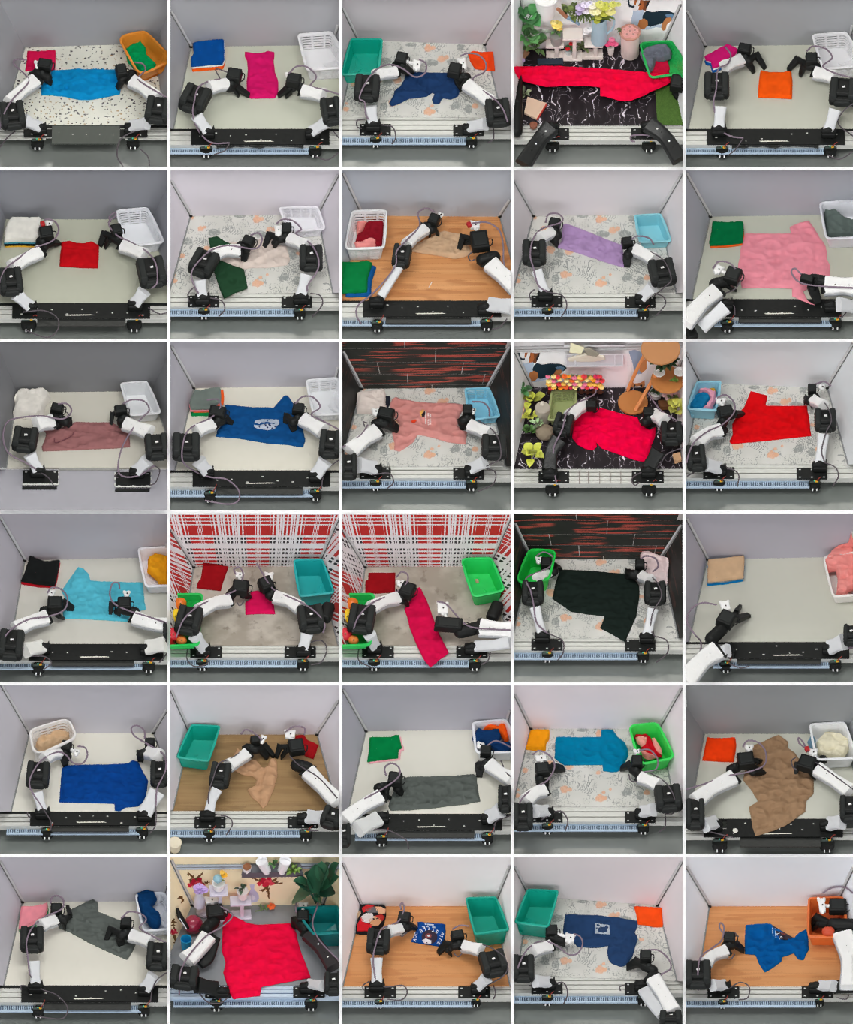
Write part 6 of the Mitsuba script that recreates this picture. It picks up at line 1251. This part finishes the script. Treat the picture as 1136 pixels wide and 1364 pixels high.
t = thing('pump_bottle', 'dark red glass jug with a black grip standing left of the left arm', 'jug'); 
put('body', bump(P(150,470,60), .062, 8, .1, 3, 1.), mat((150,40,66), .2, 0., .6), t); put('grip', hull(np.vstack([P(45,370,170)+_ico*.012, P(60,420,150)+_ico*.016, P(112,492,90)+_ico*.012])), MK, t); put('stripe', hull(np.vstack([P(62,430,168)+_ico*.004, P(106,500,112)+_ico*.004])), mat((200,200,206), .4), t)
lathe('cup', 103, 625, 4, [(.028,0),(.031,.008),(.037,.10),(.034,.10),(.026,.012),(.001,.01)], mat((30,160,206), .4), None, 'bright blue cup left of the left forearm, flowered booth', 'cup')
t = thing('orange_flower', 'orange paper flower lying on a green stem at the back of the grey table', 'flower'); bloom(P(665,352,26), .026, (244,116,62), t, 77, 7)
put('stem', tube([P(645,360,14), P(600,375,10), P(555,385,8)], .003, 6), mat((110,136,80), .6), t)
for i in range(4): put('leaf', leaf(P(600+14*i,372,10), P(580+18*i,352+30*(i % 2),14), .02), mat((104,130,84), .6), t, True)
arm('left', [(300,893),(175,865)], (92,812,190,180,8), [(105,700),(175,640),(245,550)], [(240,500),(285,450)], (295,390,115,115,-8), [(335,395,362,405,56)], (272,312,104,60,-10), [[(330,350),(400,390),(400,430),(330,490),(230,550),(110,690),(65,800),(60,930)],[(190,920),(250,980),(330,985),(380,950)]], w1=112, w2=108, c1=BLACK, zw=120, wr=46, collar=(340,905))
put('sleeve', beam([P(300,560,90), P(250,690,70), P(200,740,60)], [.06,.08,.05], .05), MK, None, 40, 'black cover strip beneath the left forearm, flowered booth', 'cover')
arm('right', [(920,862),(1010,872)], (1078,852,120,170,0), [(1080,750),(1000,630),(910,535)], [(890,500),(860,470)], (875,420,84,95,0), [(822,440,818,492,66)], (875,350,70,54,0), [[(830,390),(832,330),(870,290),(920,270),(975,290),(970,350),(940,450),(960,530),(1010,600),(1112,702)]], w1=74, w2=84, c2=(44,40,42), zw=110, wr=40, collar=(905,872), look='dark')

booth(5, 2, 'bottom-row booth with the printed blue folded shirt', (125,352), (1010,350), (5,872), (1110,872), (0,62), (1116,80), 'm_wood_plain', (206,206,212), toplabel='orange brown wooden')
front_b(852, 936, ribs=3, cars=((148,355,858,930),(768,976,858,930)), du=(0,862,940,990), pods=((245,972),(885,960)), podr=30)
t_, hh = cloth('folded_shirt', 'blue folded shirt with white lettering and a round print on the wooden table', 'shirt', [(500,448),(600,458),(682,464),(685,520),(668,612),(600,602),(540,592),(455,576),(480,530),(498,480)], (12,66,138), 2, 18, 2, sm=0)
def glyph(parent, ch, x, v, height, ang, col, z0, hh):
    """one printed letter centred at x, v, turned clockwise by ang, following the cloth"""
    m = meshkit.text_mesh(ch, height, .001, True); q = m.vertices.copy(); c = (q[:, :2].max(0)+q[:, :2].min(0))/2
    a = math.radians(ang); lx, ly = q[:, 0]-c[0], q[:, 1]-c[1]
    X = x+lx*math.cos(a)+ly*math.sin(a); V = v+lx*math.sin(a)-ly*math.cos(a)
    h0 = max(hh(float(X[i]), float(V[i])) for i in range(0, len(X), max(1, len(X)//12)))
    pts = np.array([P(a_, b_, z0+h0+(1.6 if top else -.6)) for a_, b_, top in zip(X, V, q[:, 2] > .0005)])
    mm = trimesh.Trimesh(pts, m.faces, process=False)
    if mm.volume < 0: mm.invert()
    put('letter', mm, mat(col, .8, 0., .1), parent, False)
WT = (228,232,240)
ovl = lambda x, v, a, b, n=18: [(x+a*math.cos(i/n*6.2832), v+b*math.sin(i/n*6.2832)) for i in range(n)]
decal(t_, 'print', ovl(578,552,52,46), (54,44,60), 2, hh, 1.2, .8, 'dark round print')
decal(t_, 'print', [(528,575),(552,562),(590,575),(588,600),(545,594)], (222,214,218), 2, hh, 1.8, .8, 'pale print')
decal(t_, 'print', ovl(570,545,22,16,12), (136,70,70), 2, hh, 2.2, .8, 'reddish print'); decal(t_, 'print', ovl(572,545,10,7,10), (206,206,214), 2, hh, 2.8, .8, 'pale dot print')
for ch, x, v, an in (('S',626,518,203),('T',603,508,194),('Y',574,502,182),('L',545,503,168),('E',522,513,150)): glyph(t_, ch, x, v, 22, an, WT, 2, hh)
for ch, x, v, an in (('A',664,531,110),('T',655,549,112),('O',648,574,114),('E',638,594,118),('C',489,530,-62),('O',481,553,-66),('A',480,573,-70)): glyph(t_, ch, x, v, 19, an, WT, 2, hh)
for x0, v0, x1, v1 in ((546,463,560,474),(563,465,580,476),(583,467,606,478),(528,482,548,490),(552,480,572,489),(594,483,616,494)): decal(t_, 'small_print', [(x0,v0),(x1,v0+2),(x1,v1),(x0,v1-2)], (176,190,212), 2, hh, 1.2, .8, None, 6.)
tc, hc = cloth('folded_shirt', 'black folded shirt with a colourful print of people at the back left', 'shirt', [(118,335),(200,338),(288,340),(292,390),(270,470),(180,528),(90,518),(90,470),(110,400)], (34,32,34), 2, 32, 3, sm=0)
for q, c_ in (([(128,362),(168,338),(212,346),(190,372),(140,392)],(196,40,44)),([(150,372),(200,352),(240,366),(236,392),(170,394)],(104,102,104)),([(212,352),(258,354),(292,372),(284,398),(240,400)],(222,170,134)),([(122,420),(156,396),(200,396),(212,430),(176,462),(130,450)],(214,206,204)),([(100,470),(126,418),(150,460),(200,470),(182,522),(96,516)],(196,26,36)),([(176,440),(210,414),(244,424),(262,450),(240,478),(190,478)],(206,150,110)),([(218,412),(262,404),(284,420),(268,448),(244,440)],(176,44,40)),([(96,404),(118,372),(124,394),(104,430)],(196,170,140))): decal(tc, 'print', q, c_, 2, hc, 1.4, .8)
for x, v in ((208,434),(232,432)): decal(tc, 'print', ovl(x,v,7,5,8), (52,40,40), 2, hc, 2.4, .8)
basket('empty teal basket at the back right of the wooden table, bottom row', [(822,298),(1015,294),(1098,500),(880,530)], (8,158,136), 90, 14, .84)
arm('left', [(230,862),(228,690)], (240,575,155,195,4), [(310,510),(385,498)], [(390,480),(430,490)], (410,430,84,95,10), [(450,480,492,492,66)], None, [[(390,370),(385,340),(400,328),(410,370),(380,440),(330,470),(260,500),(220,610),(205,700),(220,830)],[(220,830),(280,880),(400,870),(430,920),(390,965),(300,960)],[(385,540),(400,545),(430,520)],[(175,845),(138,870),(140,900)]], w1=84, w2=70)
arm('right', [(900,875),(955,820)], (1000,720,175,205,-14), [(920,635),(808,610)], [(800,600),(740,610)], (762,545,88,74,-10), [(690,600,636,657,66),(700,640,722,667,54)], None, [[(730,500),(780,475),(840,480)],[(820,580),(860,585),(960,610),(1060,670),(1095,750),(1060,810),(960,870)],[(1000,870),(1015,920),(1000,960)],[(740,660),(765,680),(792,660)]], w1=84, w2=78)

booth(5, 3, 'bottom-row booth with the navy shirt', (100,285), (955,345), (20,800), (1080,842), (0,88), (1116,55), 'm_floral', (208,196,200), toplabel='floral')
front_b(790, 906, ribs=4, **FB)
sh, hh = cloth('shirt', 'navy shirt with a pale square print on the floral sheet, bottom row', 'shirt', [(340,402),(420,402),(560,408),(700,424),(822,445),(820,480),(800,520),(822,560),(805,610),(785,680),(740,735),(710,745),(650,725),(628,700),(618,650),(625,605),(580,618),(500,620),(420,612),(400,590),(330,560),(326,500)], (36,62,100), 2, 10, 4, folds=[([(680,470),(700,560),(720,640)],6,10),([(625,605),(680,540)],-5,9)])
decal(sh, 'print', [(540,462),(632,474),(638,536),(538,530)], (168,178,188), 2, hh, 1.2, .8, 'pale square print')
decal(sh, 'print', [(556,500),(575,485),(600,488),(612,476),(628,490),(618,500),(616,518),(590,526),(562,520)], (40,62,96), 2, hh, 2.0, .8, 'navy animal shape')
decal(sh, 'print', [(548,470),(560,468),(570,478),(556,482)], (44,66,98), 2, hh, 2.0, .8, 'navy mark')
cloth('folded_cloth', 'bright orange folded cloth in the back right corner, bottom row', 'cloth', [(798,348),(850,346),(900,352),(980,355),(988,480),(930,482),(880,470),(822,464),(812,400)], (238,78,22), 2, 18, 3, sm=0)
basket('teal basket at the back left of the bottom-row navy shirt booth', [(95,243),(292,250),(225,480),(12,452)], (8,164,142), 90, 16, .85)
arm('left', [(225,848),(140,842)], (62,752,148,215,0), [(125,640),(238,610)], [(240,560),(320,572)], (250,515,80,92,0), [(290,580,335,602,48)], (372,560,72,68,8), [[(400,530),(440,550),(455,600),(420,660),(360,665),(300,620),(250,590),(170,580),(90,630),(30,740),(20,850)],[(100,870),(200,880),(320,850),(355,920),(330,990)]], w1=84, w2=78)
arm('right', [(865,905),(915,985),(990,1060)], (1035,1085,150,110,0), [(1050,1040),(985,920),(925,825)], [(920,770),(860,742)], (872,680,78,98,0), [(810,720,748,752,86)], None, [[(890,635),(960,640),(1025,700),(1035,760),(970,800),(965,850),(1030,970),(1080,1060)],[(1080,1060),(1088,1130)],[(705,905),(700,880),(730,870)]], w1=96, w2=100, collar=(848,858), ze=150)

booth(5, 4, 'bottom-row booth with the crumpled blue shirt', (180,352), (1020,350), (95,872), (1200,872), (20,85), (1136,92), 'm_wood_plain', (206,206,212), toplabel='orange brown wooden')
front_b(852, 936, ribs=3, cars=((145,355,858,930),(768,975,858,930)), du=(0,862,940,990), pods=((245,972),(885,960)), podr=30)
sh, hh = cloth('shirt', 'crumpled blue hooded shirt with white lettering lying on the wooden table', 'shirt', [(420,470),(500,464),(585,462),(640,500),(690,535),(740,555),(775,520),(822,498),(835,560),(838,630),(800,700),(765,695),(738,655),(660,680),(655,710),(600,750),(545,782),(510,730),(480,665),(415,660),(412,570)], (4,84,150), 2, 12, 6, sm=0, folds=[([(560,620),(640,640),(740,600)],10,9),([(740,640),(780,640),(820,560)],10,8),([(490,660),(560,650),(650,660)],8,8),([(700,570),(760,580)],8,7)])
decal(sh, 'print', [(600,478),(640,500),(690,532),(735,556),(690,572),(650,566),(620,520)], (58,50,60), 2, hh, 1.0, .8, 'dark print')
decal(sh, 'print', [(640,505),(668,520),(690,540),(660,540)], (134,76,70), 2, hh, 1.8, .8, 'reddish print')
for ch, x, v, an in (('Y',634,506,70),('L',637,534,74),('E',652,557,66)): glyph(sh, ch, x, v, 21, an, WT, 2, hh)
for x0, v0, x1, v1 in ((594,492,602,516),(594,520,602,544),(612,494,618,518),(614,522,622,556)): decal(sh, 'small_print', [(x0,v0),(x1,v0),(x1+2,v1),(x0+2,v1)], (176,200,224), 2, hh, 1.2, .8, None, 6.)
basket('orange basket behind the right arm of the bottom-row wooden table', [(842,300),(1060,292),(1095,545),(835,545)], (220,110,50), 90, 18, .84)
arm('left', [(270,868),(195,868)], (98,790,178,225,0), [(155,720),(200,672),(285,640)], [(290,610),(332,602)], (310,560,78,90,5), [(355,605,408,642,70)], None, [[(275,530),(245,490),(252,458),(275,490),(260,570),(200,620),(120,680),(100,780),(105,900)],[(180,910),(300,890),(380,850),(440,880),(430,950),(370,965)],[(295,690),(320,695),(345,665)],[(345,520),(370,550)]], w1=80, w2=78)
arm('right', [(915,872),(1000,872)], None, [(1112,880),(1108,700),(1060,530)], [(1130,480),(1000,475)], (1030,352,118,118,0), [(895,430,838,482,80),(905,470,860,500,64)], (925,345,52,120,-5), [[(930,260),(1000,225),(1080,225),(1140,270)],[(1020,950),(1080,960),(1100,930)]], w1=78, w2=130, collar=(885,872), zw=125, wr=52)
put('motor_disc', balls([P(955,515,150), P(975,515,150)], [.034,.034]), mat((200,76,46), .5), None, True, 'red orange motor cap on the wrist over the orange basket', 'motor cap')
put('elbow_tube', tube([P(1000,880,80), P(1140,875,110)], .045, 12), MK, None, 40, 'black elbow tube of the right arm, bottom-row wooden table', 'robot arm joint')
dividers()
